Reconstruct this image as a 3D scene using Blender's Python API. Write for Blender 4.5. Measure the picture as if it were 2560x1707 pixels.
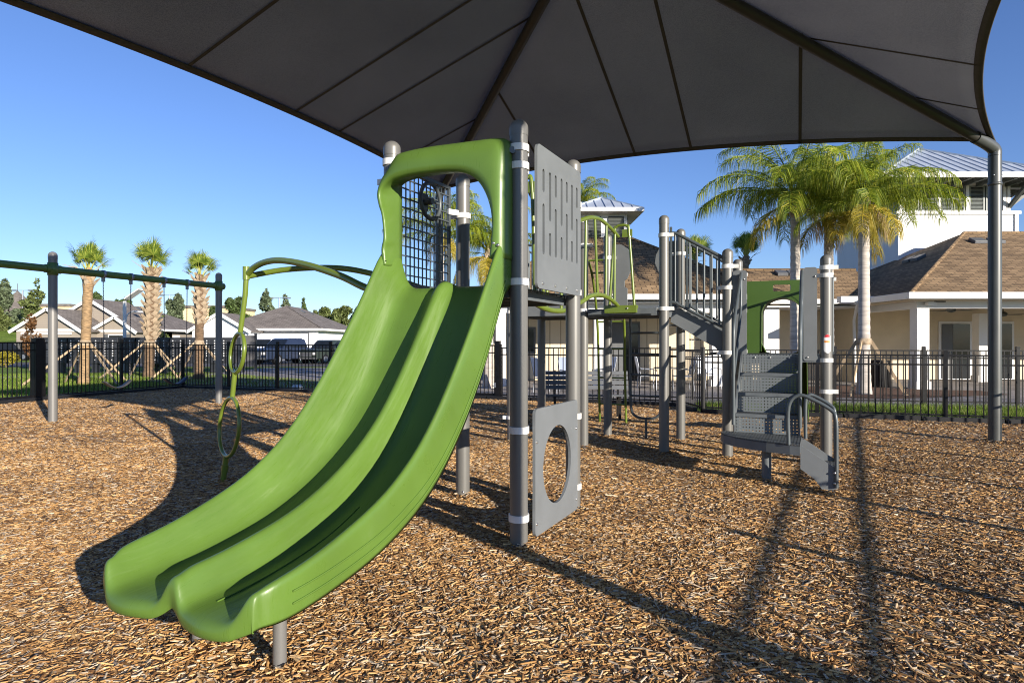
import bpy, math, random
import numpy as np
from mathutils import Vector, Matrix
from mathutils.geometry import tessellate_polygon
random.seed(7); RNG = np.random.default_rng(7)
SC = bpy.context.scene; COL = SC.collection
for _o in list(bpy.data.objects): bpy.data.objects.remove(_o)
# ------------------------------------------------------------------ camera
CAMH = 1.43; FPX = 1590.0; HY = 855.0
cam = bpy.data.cameras.new('camera'); camo = bpy.data.objects.new('camera', cam); COL.objects.link(camo)
cam.sensor_width = 36.0; cam.lens = FPX / 2560 * 36.0; cam.clip_start = 0.05; cam.clip_end = 4000
cam.shift_y = 1.5 / 2560
camo.location = (0, 0, CAMH); camo.rotation_euler = (math.radians(90), 0, 0)
SC.camera = camo
# ------------------------------------------------------------------ light
SUN_EL = math.radians(14.8); SUN_XY = Vector((0.625, -0.78)).normalized()
SUNV = Vector((SUN_XY.x * math.cos(SUN_EL), SUN_XY.y * math.cos(SUN_EL), math.sin(SUN_EL)))
W = bpy.data.worlds.new('World'); SC.world = W; W.use_nodes = True
_n = W.node_tree.nodes; _l = W.node_tree.links
_bg = _n['Background']; _sky = _n.new('ShaderNodeTexSky'); _sky.sky_type = 'NISHITA'; _sky.sun_disc = False
_sky.sun_elevation = SUN_EL; _sky.sun_rotation = math.atan2(SUNV.x, SUNV.y)
_sky.air_density = 1.0; _sky.dust_density = 0.05; _sky.ozone_density = 2.0; _sky.altitude = 0
_tint = _n.new('ShaderNodeMix'); _tint.data_type = 'RGBA'; _tint.blend_type = 'MULTIPLY'; _tint.inputs[0].default_value = 1.0
_tint.inputs[7].default_value = (0.76, 0.92, 1.38, 1.0)          # camera white balance for the low warm sun
_l.new(_sky.outputs[0], _tint.inputs[6]); _l.new(_tint.outputs[2], _bg.inputs[0]); _bg.inputs[1].default_value = 0.071
sun = bpy.data.lights.new('sun', 'SUN'); sun.energy = 5.0; sun.angle = math.radians(0.5); sun.color = (1.0, 0.9, 0.77)
suno = bpy.data.objects.new('sun', sun); COL.objects.link(suno); suno.location = (30, -40, 20)
suno.rotation_euler = (-SUNV).to_track_quat('-Z', 'Y').to_euler()
SC.view_settings.view_transform = 'Standard'; SC.view_settings.look = 'None'
SC.view_settings.exposure = 0.9; SC.view_settings.gamma = 1.0; SC.view_settings.use_curve_mapping = False
SC.render.engine = 'CYCLES'
SC.cycles.use_denoising = True; SC.cycles.filter_width = 1.05
SC.cycles.max_bounces = 6; SC.cycles.diffuse_bounces = 3; SC.cycles.glossy_bounces = 3; SC.cycles.transmission_bounces = 4
SC.cycles.transparent_max_bounces = 12

# ------------------------------------------------------------------ helpers
def gnd(x, y, z=0.0):            # photo pixel -> point at height z
    Z = FPX * (CAMH - z) / (y - HY); return Vector(((x - 1280) / FPX * Z, Z, z))
def atY(x, y, Y):                # photo pixel -> point at depth Y
    return Vector(((x - 1280) / FPX * Y, Y, CAMH - (y - HY) / FPX * Y))
def vr(a, b): return random.uniform(a, b)

class MB:
    def __init__(s): s.v = []; s.f = []; s.sm = []
    def add(s, vs, fs, smooth=False):
        o = len(s.v); s.v.extend(tuple(v) for v in vs)
        s.f.extend(tuple(i + o for i in f) for f in fs); s.sm.extend([smooth] * len(fs)); return s
    def box(s, c, d, R=None):
        hx, hy, hz = d[0] / 2, d[1] / 2, d[2] / 2; c = Vector(c)
        vs = [Vector((x, y, z)) for x in (-hx, hx) for y in (-hy, hy) for z in (-hz, hz)]
        if R is not None: vs = [R @ v for v in vs]
        return s.add([c + v for v in vs], [(0, 1, 3, 2), (4, 6, 7, 5), (0, 4, 5, 1), (2, 3, 7, 6), (0, 2, 6, 4), (1, 5, 7, 3)])
    def bx(s, x0, x1, y0, y1, z0, z1):
        return s.box(((x0 + x1) / 2, (y0 + y1) / 2, (z0 + z1) / 2), (abs(x1 - x0), abs(y1 - y0), abs(z1 - z0)))
    def bar(s, p, q, w, h, up=(0, 0, 1)):
        p = Vector(p); q = Vector(q); d = (q - p); L = d.length; d = d.normalized(); u = Vector(up)
        x = d.cross(u); x = x.normalized() if x.length > 1e-5 else Vector((1, 0, 0)); z = x.cross(d)
        R = Matrix((x, d, z)).transposed()
        return s.box((p + q) / 2, (w, L, h), R)
    def tube(s, pts, r, n=10, cap=True, closed=False):
        pts = [Vector(p) for p in pts]; N = len(pts); rs = r if isinstance(r, (list, tuple)) else [r] * N
        tang = []
        for i in range(N):
            if closed: t = pts[(i + 1) % N] - pts[i - 1]
            else: t = pts[min(i + 1, N - 1)] - pts[max(i - 1, 0)]
            tang.append(t.normalized())
        ref = Vector((0, 0, 1)) if abs(tang[0].z) < .9 else Vector((1, 0, 0))
        x = tang[0].cross(ref).normalized(); vs = []
        for i in range(N):
            t = tang[i]; x = (x - t * x.dot(t)); x = x.normalized() if x.length > 1e-6 else t.orthogonal().normalized(); y = t.cross(x)
            for k in range(n):
                a = 2 * math.pi * k / n; vs.append(pts[i] + (x * math.cos(a) + y * math.sin(a)) * rs[i])
        fs = []
        for i in range(N if closed else N - 1):
            j = (i + 1) % N
            for k in range(n): fs.append((i * n + k, i * n + (k + 1) % n, j * n + (k + 1) % n, j * n + k))
        s.add(vs, fs, True)
        if cap and not closed:
            s.add(vs[:n], [tuple(reversed(range(n)))]); s.add(vs[-n:], [tuple(range(n))])
        return s
    def cyl(s, p, q, r, n=16): return s.tube([p, q], r, n)
    def lathe(s, prof, c=(0, 0, 0), n=24, smooth=True):
        c = Vector(c); vs = []; fs = []
        for (r, z) in prof:
            for k in range(n):
                a = 2 * math.pi * k / n; vs.append(c + Vector((r * math.cos(a), r * math.sin(a), z)))
        for i in range(len(prof) - 1):
            for k in range(n): fs.append((i * n + k, i * n + (k + 1) % n, (i + 1) * n + (k + 1) % n, (i + 1) * n + k))
        return s.add(vs, fs, smooth)
    def prism(s, loops, O, U, V, th):
        O = Vector(O); U = Vector(U); V = Vector(V); N = U.cross(V).normalized() * th
        flat = [p for lp in loops for p in lp]
        tris = tessellate_polygon([[Vector((p[0], p[1], 0)) for p in lp] for lp in loops])
        P = [O + U * p[0] + V * p[1] for p in flat]
        s.add([p + N / 2 for p in P], tris); s.add([p - N / 2 for p in P], [tuple(reversed(t)) for t in tris])
        for lp in loops:
            k = len(lp); A = [O + U * p[0] + V * p[1] for p in lp]
            s.add([p + N / 2 for p in A] + [p - N / 2 for p in A], [(i, (i + 1) % k, k + (i + 1) % k, k + i) for i in range(k)])
        return s
    def loft(s, rings, closed=False, smooth=True):
        n = len(rings[0]); vs = [p for r in rings for p in r]; fs = []
        for i in range(len(rings) - 1):
            for k in range(n if closed else n - 1):
                fs.append((i * n + k, i * n + (k + 1) % n, (i + 1) * n + (k + 1) % n, (i + 1) * n + k))
        return s.add(vs, fs, smooth)
    def mesh(s, name, m, uv=False):
        me = bpy.data.meshes.new(name); me.from_pydata(s.v, [], s.f)
        me.polygons.foreach_set('use_smooth', s.sm)
        if uv:
            L = me.uv_layers.new(name='UVMap'); me.update()
            for p in me.polygons:
                n = p.normal; u = Vector((0, 0, 1)).cross(n); u = u.normalized() if u.length > 1e-4 else Vector((1, 0, 0)); v = n.cross(u)
                for li in p.loop_indices:
                    co = me.vertices[me.loops[li].vertex_index].co; L.data[li].uv = (co.dot(u), co.dot(v))
        if m is not None: me.materials.append(m)
        me.update(); return me
    def build(s, name, m, parent=None, uv=False, bevel=0, loc=None, fix=True, rot=None):
        me = s.mesh(name, m, uv)
        if fix: fixn(me)
        o = bpy.data.objects.new(name, me); COL.objects.link(o)
        if parent is not None: o.parent = parent
        if loc is not None: o.location = loc
        if rot is not None: o.rotation_euler = rot
        if bevel:
            b = o.modifiers.new('bevel', 'BEVEL'); b.width = bevel; b.segments = 2; b.limit_method = 'ANGLE'; b.angle_limit = math.radians(50)
        return o
import bmesh
def fixn(me):
    bm = bmesh.new(); bm.from_mesh(me); bmesh.ops.recalc_face_normals(bm, faces=bm.faces); bm.to_mesh(me); bm.free()
def inst(src, name=None, parent=None, loc=None, rot=None, scale=None):   # copy sharing mesh data
    o = src.copy(); COL.objects.link(o)
    if name: o.name = name
    o.parent = parent if parent is not None else src.parent
    if loc is not None: o.location = loc
    if rot is not None: o.rotation_euler = rot
    if scale is not None: o.scale = scale
    return o
def copy_tree(src, parent=None):
    c = src.copy(); COL.objects.link(c); c.parent = parent
    for ch in list(src.children): copy_tree(ch, c)
    return c
def tag(o, label=None, cat=None, group=None, kind=None):
    if label: o['label'] = label
    if cat: o['category'] = cat
    if group: o['group'] = group
    if kind: o['kind'] = kind
    return o
def thing(name, label, cat, loc=(0, 0, 0), rz=0.0, group=None):
    o = bpy.data.objects.new(name, None); COL.objects.link(o); o.empty_display_size = .2
    o.location = loc; o.rotation_euler = (0, 0, rz); return tag(o, label, cat, group)
def smoothpath(P, n=8):          # Catmull-Rom through points
    P = [Vector(p) for p in P]; out = []
    for i in range(len(P) - 1):
        p0 = P[max(i - 1, 0)]; p1 = P[i]; p2 = P[i + 1]; p3 = P[min(i + 2, len(P) - 1)]
        for k in range(n):
            t = k / n; out.append(0.5 * ((2 * p1) + (p2 - p0) * t + (2 * p0 - 5 * p1 + 4 * p2 - p3) * t * t + (3 * p1 - p0 - 3 * p2 + p3) * t ** 3))
    out.append(P[-1]); return out
def rrect(x0, x1, y0, y1, r, n=5):
    out = []
    for cx, cy, a0 in ((x1 - r, y1 - r, 0), (x0 + r, y1 - r, 90), (x0 + r, y0 + r, 180), (x1 - r, y0 + r, 270)):
        for k in range(n + 1):
            a = math.radians(a0 + 90 * k / n); out.append((cx + r * math.cos(a), cy + r * math.sin(a)))
    return out
def slot(x, y0, y1, w, n=5):
    return rrect(x - w / 2, x + w / 2, y0, y1, w / 2 * .98, n)

# ------------------------------------------------------------------ materials
def nt(name):
    m = bpy.data.materials.new(name); m.use_nodes = True; t = m.node_tree
    return m, t, t.nodes['Principled BSDF'], t.nodes, t.links
def rampnode(N, stops, interp='LINEAR'):
    r = N.new('ShaderNodeValToRGB'); r.color_ramp.interpolation = interp; e = r.color_ramp.elements
    while len(e) < len(stops): e.new(0.5)
    for el, (p, c) in zip(e, stops): el.position = p; el.color = (*c, 1)
    return r
def mat(name, base, rough=.5, metal=0.0, var=.12, scale=6.0, bump=0.0, bscale=120.0, spec=.5, coat=0.0, stretch=(1, 1, 1), rvar=.08):
    m, t, P, N, L = nt(name)
    tc = N.new('ShaderNodeTexCoord'); mp = N.new('ShaderNodeMapping'); mp.inputs['Scale'].default_value = stretch; L.new(tc.outputs['Object'], mp.inputs[0])
    nz = N.new('ShaderNodeTexNoise'); nz.inputs['Scale'].default_value = scale; nz.inputs['Detail'].default_value = 5; L.new(mp.outputs[0], nz.inputs['Vector'])
    r = rampnode(N, [(.3, [max(0, c * (1 - var)) for c in base]), (.7, [min(1, c * (1 + var)) for c in base])]); L.new(nz.outputs[0], r.inputs[0]); L.new(r.outputs[0], P.inputs['Base Color'])
    rr = N.new('ShaderNodeMapRange'); rr.inputs[3].default_value = max(0, rough - rvar); rr.inputs[4].default_value = min(1, rough + rvar); L.new(nz.outputs[0], rr.inputs[0]); L.new(rr.outputs[0], P.inputs['Roughness'])
    P.inputs['Metallic'].default_value = metal; P.inputs['Specular IOR Level'].default_value = spec; P.inputs['Coat Weight'].default_value = coat
    if bump:
        n2 = N.new('ShaderNodeTexNoise'); n2.inputs['Scale'].default_value = bscale; n2.inputs['Detail'].default_value = 3; L.new(mp.outputs[0], n2.inputs['Vector'])
        b = N.new('ShaderNodeBump'); b.inputs['Strength'].default_value = bump; b.inputs['Distance'].default_value = .004; L.new(n2.outputs[0], b.inputs['Height']); L.new(b.outputs[0], P.inputs['Normal'])
    return m
def bricky(name, c1, c2, mortar, bw, bh, ms=.02, rough=.9, off=.5, bump=.4, dist=.01, bias=0.0, nvar=.35, nscale=2.5):
    m, t, P, N, L = nt(name)
    uv = N.new('ShaderNodeUVMap'); uv.uv_map = 'UVMap'
    b = N.new('ShaderNodeTexBrick'); b.offset = off; b.inputs['Scale'].default_value = 1
    b.inputs['Color1'].default_value = (*c1, 1); b.inputs['Color2'].default_value = (*c2, 1); b.inputs['Mortar'].default_value = (*mortar, 1)
    b.inputs['Mortar Size'].default_value = ms * bh; b.inputs['Brick Width'].default_value = bw; b.inputs['Row Height'].default_value = bh; b.inputs['Bias'].default_value = bias
    L.new(uv.outputs[0], b.inputs['Vector'])
    nz = N.new('ShaderNodeTexNoise'); nz.inputs['Scale'].default_value = nscale; nz.inputs['Detail'].default_value = 6; L.new(uv.outputs[0], nz.inputs['Vector'])
    mx = N.new('ShaderNodeMix'); mx.data_type = 'RGBA'; mx.blend_type = 'MULTIPLY'; mx.inputs[0].default_value = 1
    r = rampnode(N, [(.25, (1 - nvar,) * 3), (.75, (1 + nvar * .4,) * 3)]); L.new(nz.outputs[0], r.inputs[0])
    L.new(b.outputs['Color'], mx.inputs[6]); L.new(r.outputs[0], mx.inputs[7]); L.new(mx.outputs[2], P.inputs['Base Color'])
    P.inputs['Roughness'].default_value = rough
    bp = N.new('ShaderNodeBump'); bp.inputs['Strength'].default_value = bump; bp.inputs['Distance'].default_value = dist; bp.invert = True
    L.new(b.outputs['Fac'], bp.inputs['Height']); L.new(bp.outputs[0], P.inputs['Normal'])
    return m
M = {}
M['post'] = mat('post_paint', (.142, .141, .133), .4, .15, .03, 2, 0)
M['postdark'] = mat('canopy_steel', (.07, .076, .076), .4, .2, .06, 3, 0)
M['swingpost'] = mat('swing_post_paint', (.16, .158, .152), .4, .15, .04, 2, 0)
M['panel'] = mat('panel_plastic', (.14, .153, .162), .5, 0, .07, 5, .1, 500, spec=.4)
M['deck'] = mat('deck_coating', (.10, .114, .124), .55, 0, .12, 8, .25, 300)
M['rail'] = mat('rail_paint', (.075, .09, .098), .4, .2, .08, 6)
M['green'] = mat('slide_plastic', (.125, .20, .027), .36, 0, .07, 2.2, .05, 60, spec=.5, rvar=.09)
def slide_mat(base):
    m, t, P, N, L = nt('slide_plastic')
    tc = N.new('ShaderNodeTexCoord'); mp = N.new('ShaderNodeMapping'); mp.inputs['Scale'].default_value = (34, 1.6, 1.6); L.new(tc.outputs['Object'], mp.inputs[0])
    st = N.new('ShaderNodeTexNoise'); st.inputs['Scale'].default_value = 3.0; st.inputs['Detail'].default_value = 6; st.inputs['Roughness'].default_value = .7; L.new(mp.outputs[0], st.inputs['Vector'])
    bl = N.new('ShaderNodeTexNoise'); bl.inputs['Scale'].default_value = 2.3; bl.inputs['Detail'].default_value = 7; L.new(tc.outputs['Object'], bl.inputs['Vector'])
    r1 = rampnode(N, [(.3, [c * .88 for c in base]), (.7, [c * 1.1 for c in base])]); L.new(bl.outputs[0], r1.inputs[0])
    r2 = rampnode(N, [(.60, (0, 0, 0)), (.78, (1, 1, 1))]); L.new(st.outputs[0], r2.inputs[0])
    r3 = rampnode(N, [(.48, (0, 0, 0)), (.66, (1, 1, 1))]); L.new(bl.outputs[0], r3.inputs[0])
    mu = N.new('ShaderNodeMath'); mu.operation = 'MULTIPLY'; L.new(r2.outputs[0], mu.inputs[0]); L.new(r3.outputs[0], mu.inputs[1])
    mk = N.new('ShaderNodeMath'); mk.operation = 'MULTIPLY'; mk.inputs[1].default_value = .30; L.new(mu.outputs[0], mk.inputs[0])
    mx = N.new('ShaderNodeMix'); mx.data_type = 'RGBA'; mx.inputs[7].default_value = (.26, .32, .16, 1); L.new(mk.outputs[0], mx.inputs[0]); L.new(r1.outputs[0], mx.inputs[6]); L.new(mx.outputs[2], P.inputs['Base Color'])
    rr = N.new('ShaderNodeMapRange'); rr.inputs[1].default_value = .35; rr.inputs[2].default_value = .65; rr.inputs[3].default_value = .25; rr.inputs[4].default_value = .5; L.new(st.outputs[0], rr.inputs[0]); L.new(rr.outputs[0], P.inputs['Roughness'])
    b = N.new('ShaderNodeBump'); b.inputs['Strength'].default_value = .06; b.inputs['Distance'].default_value = .004; L.new(st.outputs[0], b.inputs['Height']); L.new(b.outputs[0], P.inputs['Normal'])
    return m
M['green'] = slide_mat((.09, .166, .027))
M['greenp'] = mat('green_panel', (.05, .10, .018), .42, 0, .07, 3)
M['lime'] = mat('green_tube_paint', (.12, .168, .022), .3, 0, .06, 5, coat=.25)
M['dgreen'] = mat('swing_beam_paint', (.085, .155, .035), .38, 0, .1, 5, coat=.1)
M['white'] = mat('clamp_paint', (.7, .7, .68), .45, .0, .06, 9)
M['bolt'] = mat('bolt_steel', (.5, .5, .5), .3, .9, .1, 30)
M['chain'] = mat('chain_steel', (.09, .09, .1), .4, .6, .2, 30)
M['galv'] = mat('galvanized', (.28, .3, .34), .45, .7, .15, 20)
M['black'] = mat('fence_paint', (.0045, .0045, .0055), .42, .0, .3, 12, spec=.35)
M['blackplastic'] = mat('border_plastic', (.006, .0065, .008), .55, 0, .35, 3, .2, 60)
M['belt'] = mat('belt_rubber', (.018, .02, .024), .6, 0, .3, 20)
M['hem'] = mat('canopy_hem', (.05, .046, .04), .8, 0, .2, 20)
# ------------------------------------------------------------------ ground
def sheet(name, poly, z, m, kind='structure', uv=False):
    b = MB(); pts = [Vector((x, y, 0)) for x, y in poly]
    tr = tessellate_polygon([pts]); b.add([(x, y, z) for x, y in poly], tr)
    o = b.build(name, m, uv=uv, fix=False)
    if o.data.polygons and o.data.polygons[0].normal.z < 0: o.data.flip_normals()
    if kind: o['kind'] = kind
    return o
def mulch_mat():
    m, t, P, N, L = nt('mulch')
    tc = N.new('ShaderNodeTexCoord'); outs = []
    wob = N.new('ShaderNodeTexNoise'); wob.inputs['Scale'].default_value = 9; wob.inputs['Detail'].default_value = 2; L.new(tc.outputs['Object'], wob.inputs['Vector'])
    ad = N.new('ShaderNodeMix'); ad.data_type = 'RGBA'; ad.blend_type = 'LINEAR_LIGHT'; ad.inputs[0].default_value = .06; L.new(tc.outputs['Object'], ad.inputs[6]); L.new(wob.outputs['Color'], ad.inputs[7])
    mp = N.new('ShaderNodeMapping'); mp.inputs['Scale'].default_value = (1.0, 2.6, 1.0); mp.inputs['Rotation'].default_value = (0, 0, .5); L.new(ad.outputs[2], mp.inputs[0])
    vo = N.new('ShaderNodeTexVoronoi'); vo.inputs['Scale'].default_value = 24; L.new(mp.outputs[0], vo.inputs['Vector'])
    sp = N.new('ShaderNodeSeparateColor'); L.new(vo.outputs['Color'], sp.inputs[0])
    r = rampnode(N, [(0, (.07, .036, .018)), (.12, (.16, .085, .04)), (.34, (.33, .19, .085)), (.58, (.49, .30, .135)), (.8, (.62, .43, .235)), (.92, (.45, .39, .33)), (1, (.72, .6, .45))])
    L.new(sp.outputs[0], r.inputs[0])
    big = N.new('ShaderNodeTexNoise'); big.inputs['Scale'].default_value = .9; big.inputs['Detail'].default_value = 4; L.new(tc.outputs['Object'], big.inputs['Vector'])
    rb = rampnode(N, [(.3, (.72, .7, .68)), (.7, (1.12, 1.08, 1.0))]); L.new(big.outputs[0], rb.inputs[0])
    mx = N.new('ShaderNodeMix'); mx.data_type = 'RGBA'; mx.blend_type = 'MULTIPLY'; mx.inputs[0].default_value = 1; L.new(r.outputs[0], mx.inputs[6]); L.new(rb.outputs[0], mx.inputs[7]); L.new(mx.outputs[2], P.inputs['Base Color'])
    P.inputs['Roughness'].default_value = .95; P.inputs['Specular IOR Level'].default_value = .2
    bp = N.new('ShaderNodeBump'); bp.inputs['Strength'].default_value = .9; bp.inputs['Distance'].default_value = .03
    L.new(sp.outputs[1], bp.inputs['Height']); L.new(bp.outputs[0], P.inputs['Normal'])
    return m
def chip_mat():
    m, t, P, N, L = nt('mulch_chips')
    g = N.new('ShaderNodeNewGeometry')
    r = rampnode(N, [(0, (.09, .048, .024)), (.1, (.18, .095, .042)), (.28, (.36, .20, .078)), (.48, (.52, .31, .125)), (.66, (.62, .40, .18)), (.8, (.68, .49, .27)), (.87, (.42, .36, .30)), (.94, (.56, .48, .38)), (1, (.76, .66, .5))])
    L.new(g.outputs['Random Per Island'], r.inputs[0])
    tc = N.new('ShaderNodeTexCoord'); nz = N.new('ShaderNodeTexNoise'); nz.inputs['Scale'].default_value = 60; nz.inputs['Detail'].default_value = 4; L.new(tc.outputs['Object'], nz.inputs['Vector'])
    big = N.new('ShaderNodeTexNoise'); big.inputs['Scale'].default_value = .9; big.inputs['Detail'].default_value = 4; L.new(tc.outputs['Object'], big.inputs['Vector'])
    rb = rampnode(N, [(.3, (.70, .68, .66)), (.7, (1.12, 1.08, 1.0))]); L.new(big.outputs[0], rb.inputs[0])
    r2 = rampnode(N, [(.3, (.72, .70, .68)), (.7, (1.12, 1.1, 1.06))]); L.new(nz.outputs[0], r2.inputs[0])
    m1 = N.new('ShaderNodeMix'); m1.data_type = 'RGBA'; m1.blend_type = 'MULTIPLY'; m1.inputs[0].default_value = 1; L.new(r.outputs[0], m1.inputs[6]); L.new(r2.outputs[0], m1.inputs[7])
    m2 = N.new('ShaderNodeMix'); m2.data_type = 'RGBA'; m2.blend_type = 'MULTIPLY'; m2.inputs[0].default_value = 1; L.new(m1.outputs[2], m2.inputs[6]); L.new(rb.outputs[0], m2.inputs[7])
    L.new(m2.outputs[2], P.inputs['Base Color']); P.inputs['Roughness'].default_value = .85; P.inputs['Specular IOR Level'].default_value = .25
    return m
def grass_mat(name, lo, mid, hi):
    m, t, P, N, L = nt(name)
    tc = N.new('ShaderNodeTexCoord')
    n1 = N.new('ShaderNodeTexNoise'); n1.inputs['Scale'].default_value = 55; n1.inputs['Detail'].default_value = 5; L.new(tc.outputs['Object'], n1.inputs['Vector'])
    n2 = N.new('ShaderNodeTexNoise'); n2.inputs['Scale'].default_value = .55; n2.inputs['Detail'].default_value = 6; L.new(tc.outputs['Object'], n2.inputs['Vector'])
    mx = N.new('ShaderNodeMath'); mx.operation = 'MULTIPLY_ADD'; mx.inputs[1].default_value = .5; L.new(n1.outputs[0], mx.inputs[0])
    ml = N.new('ShaderNodeMath'); ml.operation = 'MULTIPLY'; ml.inputs[1].default_value = .5; L.new(n2.outputs[0], ml.inputs[0]); L.new(ml.outputs[0], mx.inputs[2])
    r = rampnode(N, [(.32, lo), (.5, mid), (.68, hi)]); L.new(mx.outputs[0], r.inputs[0]); L.new(r.outputs[0], P.inputs['Base Color'])
    P.inputs['Roughness'].default_value = .9; P.inputs['Specular IOR Level'].default_value = .2
    b = N.new('ShaderNodeBump'); b.inputs['Strength'].default_value = .8; b.inputs['Distance'].default_value = .05; L.new(n1.outputs[0], b.inputs['Height']); L.new(b.outputs[0], P.inputs['Normal'])
    return m
def leafy_mat(name, stops, rough=.55, trans=.35, nscale=0):
    m, t, P, N, L = nt(name)
    g = N.new('ShaderNodeNewGeometry'); r = rampnode(N, stops); L.new(g.outputs['Random Per Island'], r.inputs[0])
    P.inputs['Roughness'].default_value = rough; P.inputs['Specular IOR Level'].default_value = .35; L.new(r.outputs[0], P.inputs['Base Color'])
    tr = N.new('ShaderNodeBsdfTranslucent'); L.new(r.outputs[0], tr.inputs['Color'])
    ms = N.new('ShaderNodeMixShader'); ms.inputs[0].default_value = trans
    out = t.nodes['Material Output']; L.new(P.outputs[0], ms.inputs[1]); L.new(tr.outputs[0], ms.inputs[2]); L.new(ms.outputs[0], out.inputs['Surface'])
    return m
M['mulch'] = mulch_mat(); M['chip'] = chip_mat()
M['grass'] = grass_mat('lawn', (.05, .085, .01), (.13, .20, .022), (.22, .27, .045))
M['blade'] = leafy_mat('grass_blades', [(0, (.05, .10, .01)), (.5, (.13, .22, .022)), (.85, (.22, .28, .035)), (1, (.36, .33, .12))], .6, .35)
M['concrete'] = mat('concrete', (.42, .41, .39), .9, 0, .15, 2, .2, 80)
M['asphalt'] = mat('asphalt', (.055, .055, .06), .9, 0, .25, 3, .4, 150)
M['paver'] = bricky('pavers', (.32, .29, .27), (.22, .205, .20), (.11, .10, .09), .22, .11, .06, .9, .5, .4, .006, 0, .3, .8)
M['bed'] = mat('bed_mulch', (.085, .038, .02), .95, 0, .7, 14, .9, 30)

# big lawn reaching the horizon
lawn = sheet('ground', [(-1500, -300), (1500, -300), (1500, 2500), (-1500, 2500)], -0.05, M['grass'])
FL0 = Vector((-15.9, 1.0)); FL1 = Vector((-12.02, 14.45)); FL2 = Vector((-11.62, 15.75)); FC = Vector((-10.4, 20.1))
FG = Vector((3.80, 14.35)); FJ = Vector((3.9, 13.0)); FR = Vector((9.9, 10.9)); FE = Vector((2.9, -2.2)); FB = Vector((-17.0, -2.6))
MPOLY = [tuple(p) for p in (FB, FE, FR, FJ, FG, FC, FL2, FL1, FL0)]
mulch = sheet('mulch_bed', MPOLY, 0.0, M['mulch'])
def inpoly(x, y, poly):
    r = np.zeros(len(x), bool); n = len(poly); j = n - 1
    for i in range(n):
        xi, yi = poly[i]; xj, yj = poly[j]
        c = ((yi > y) != (yj > y)) & (x < (xj - xi) * (y - yi) / (yj - yi + 1e-12) + xi); r ^= c; j = i
    return r
def npmesh(name, V, F, m, smooth=False):
    me = bpy.data.meshes.new(name); nv = len(V); nf, k = F.shape
    me.vertices.add(nv); me.vertices.foreach_set('co', V.astype(np.float32).ravel())
    me.loops.add(nf * k); me.loops.foreach_set('vertex_index', F.astype(np.int32).ravel())
    me.polygons.add(nf); me.polygons.foreach_set('loop_start', np.arange(0, nf * k, k, dtype=np.int32))
    try: me.polygons.foreach_set('loop_total', np.full(nf, k, dtype=np.int32))
    except Exception: pass
    if smooth: me.polygons.foreach_set('use_smooth', np.ones(nf, bool))
    me.materials.append(m); me.update(calc_edges=True); me.validate(); return me
def wedge(n, z0, z1, slope=.86, extra=.9):
    out = []; 
    while sum(len(o) for o in out) < n:
        y = np.sqrt(RNG.uniform(z0 ** 2, z1 ** 2, n)); x = RNG.uniform(-1, 1, n) * (slope * y + extra); k = inpoly(x, y, MPOLY)
        out.append(np.stack([x[k], y[k]], 1))
    return np.concatenate(out)[:n]
def chips(P, lmin, lmax, wmin, wmax, full=True, zoff=0.0):
    n = len(P); L = lmin + (lmax - lmin) * RNG.random(n) ** 1.5; L = np.where(RNG.random(n) < .06, L * 1.6, L); Wd = RNG.uniform(wmin, wmax, n); T = RNG.uniform(.001, .003, n)
    yaw = RNG.uniform(0, 2 * np.pi, n); k_ = 1.0 if full else 3.0; pit = RNG.normal(0, .09 * k_, n); rol = RNG.normal(0, .17 * k_, n)
    cy, sy, cp, sp_, cr, sr = np.cos(yaw), np.sin(yaw), np.cos(pit), np.sin(pit), np.cos(rol), np.sin(rol)
    X = np.stack([cy * cp, sy * cp, -sp_], 1); Y0 = np.stack([-sy, cy, 0 * cy], 1); Z0 = np.cross(X, Y0)
    Y = Y0 * cr[:, None] + Z0 * sr[:, None]; Z = np.cross(X, Y)
    zc = np.abs(sp_) * L * .45 + np.abs(sr) * Wd * .45 + RNG.uniform(.0, .006, n) + zoff
    C = np.concatenate([P, zc[:, None]], 1)
    def tap(): return RNG.uniform(.55, 1.0, n)
    t1, t2 = tap(), tap(); sh = RNG.normal(0, .1, n)
    corners = [(-.5 + sh * .3, -.5 * t1), (.5, -.5 * t2), (.5 + sh, .5 * t2), (-.5, .5 * t1)]
    top = [C + X * (L * u)[:, None] + Y * (Wd * w)[:, None] + Z * T[:, None] for u, w in corners]
    if not full:
        V = np.stack(top, 1).reshape(-1, 3); F = np.arange(4 * n).reshape(n, 4); return V, F
    bot = [q - Z * (2 * T)[:, None] for q in top]
    V = np.stack(top + bot, 1).reshape(-1, 3); b = (np.arange(n) * 8)[:, None]
    q = np.array([[0, 1, 2, 3], [0, 4, 5, 1], [2, 6, 7, 3]])
    F = (b[:, :, None] + q[None]).reshape(-1, 4); return V, F
_vs = []; _fs = []; _o = 0
for n, z0, z1, a in ((115000, 1.4, 5.0, (.009, .06, .005, .017, True)), (105000, 5.0, 9.0, (.012, .055, .006, .017, True)), (80000, 9.0, 20.0, (.02, .07, .008, .022, True))):
    V, F = chips(wedge(n, z0, z1), *a); _vs.append(V); _fs.append(F + _o); _o += len(V)
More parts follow.
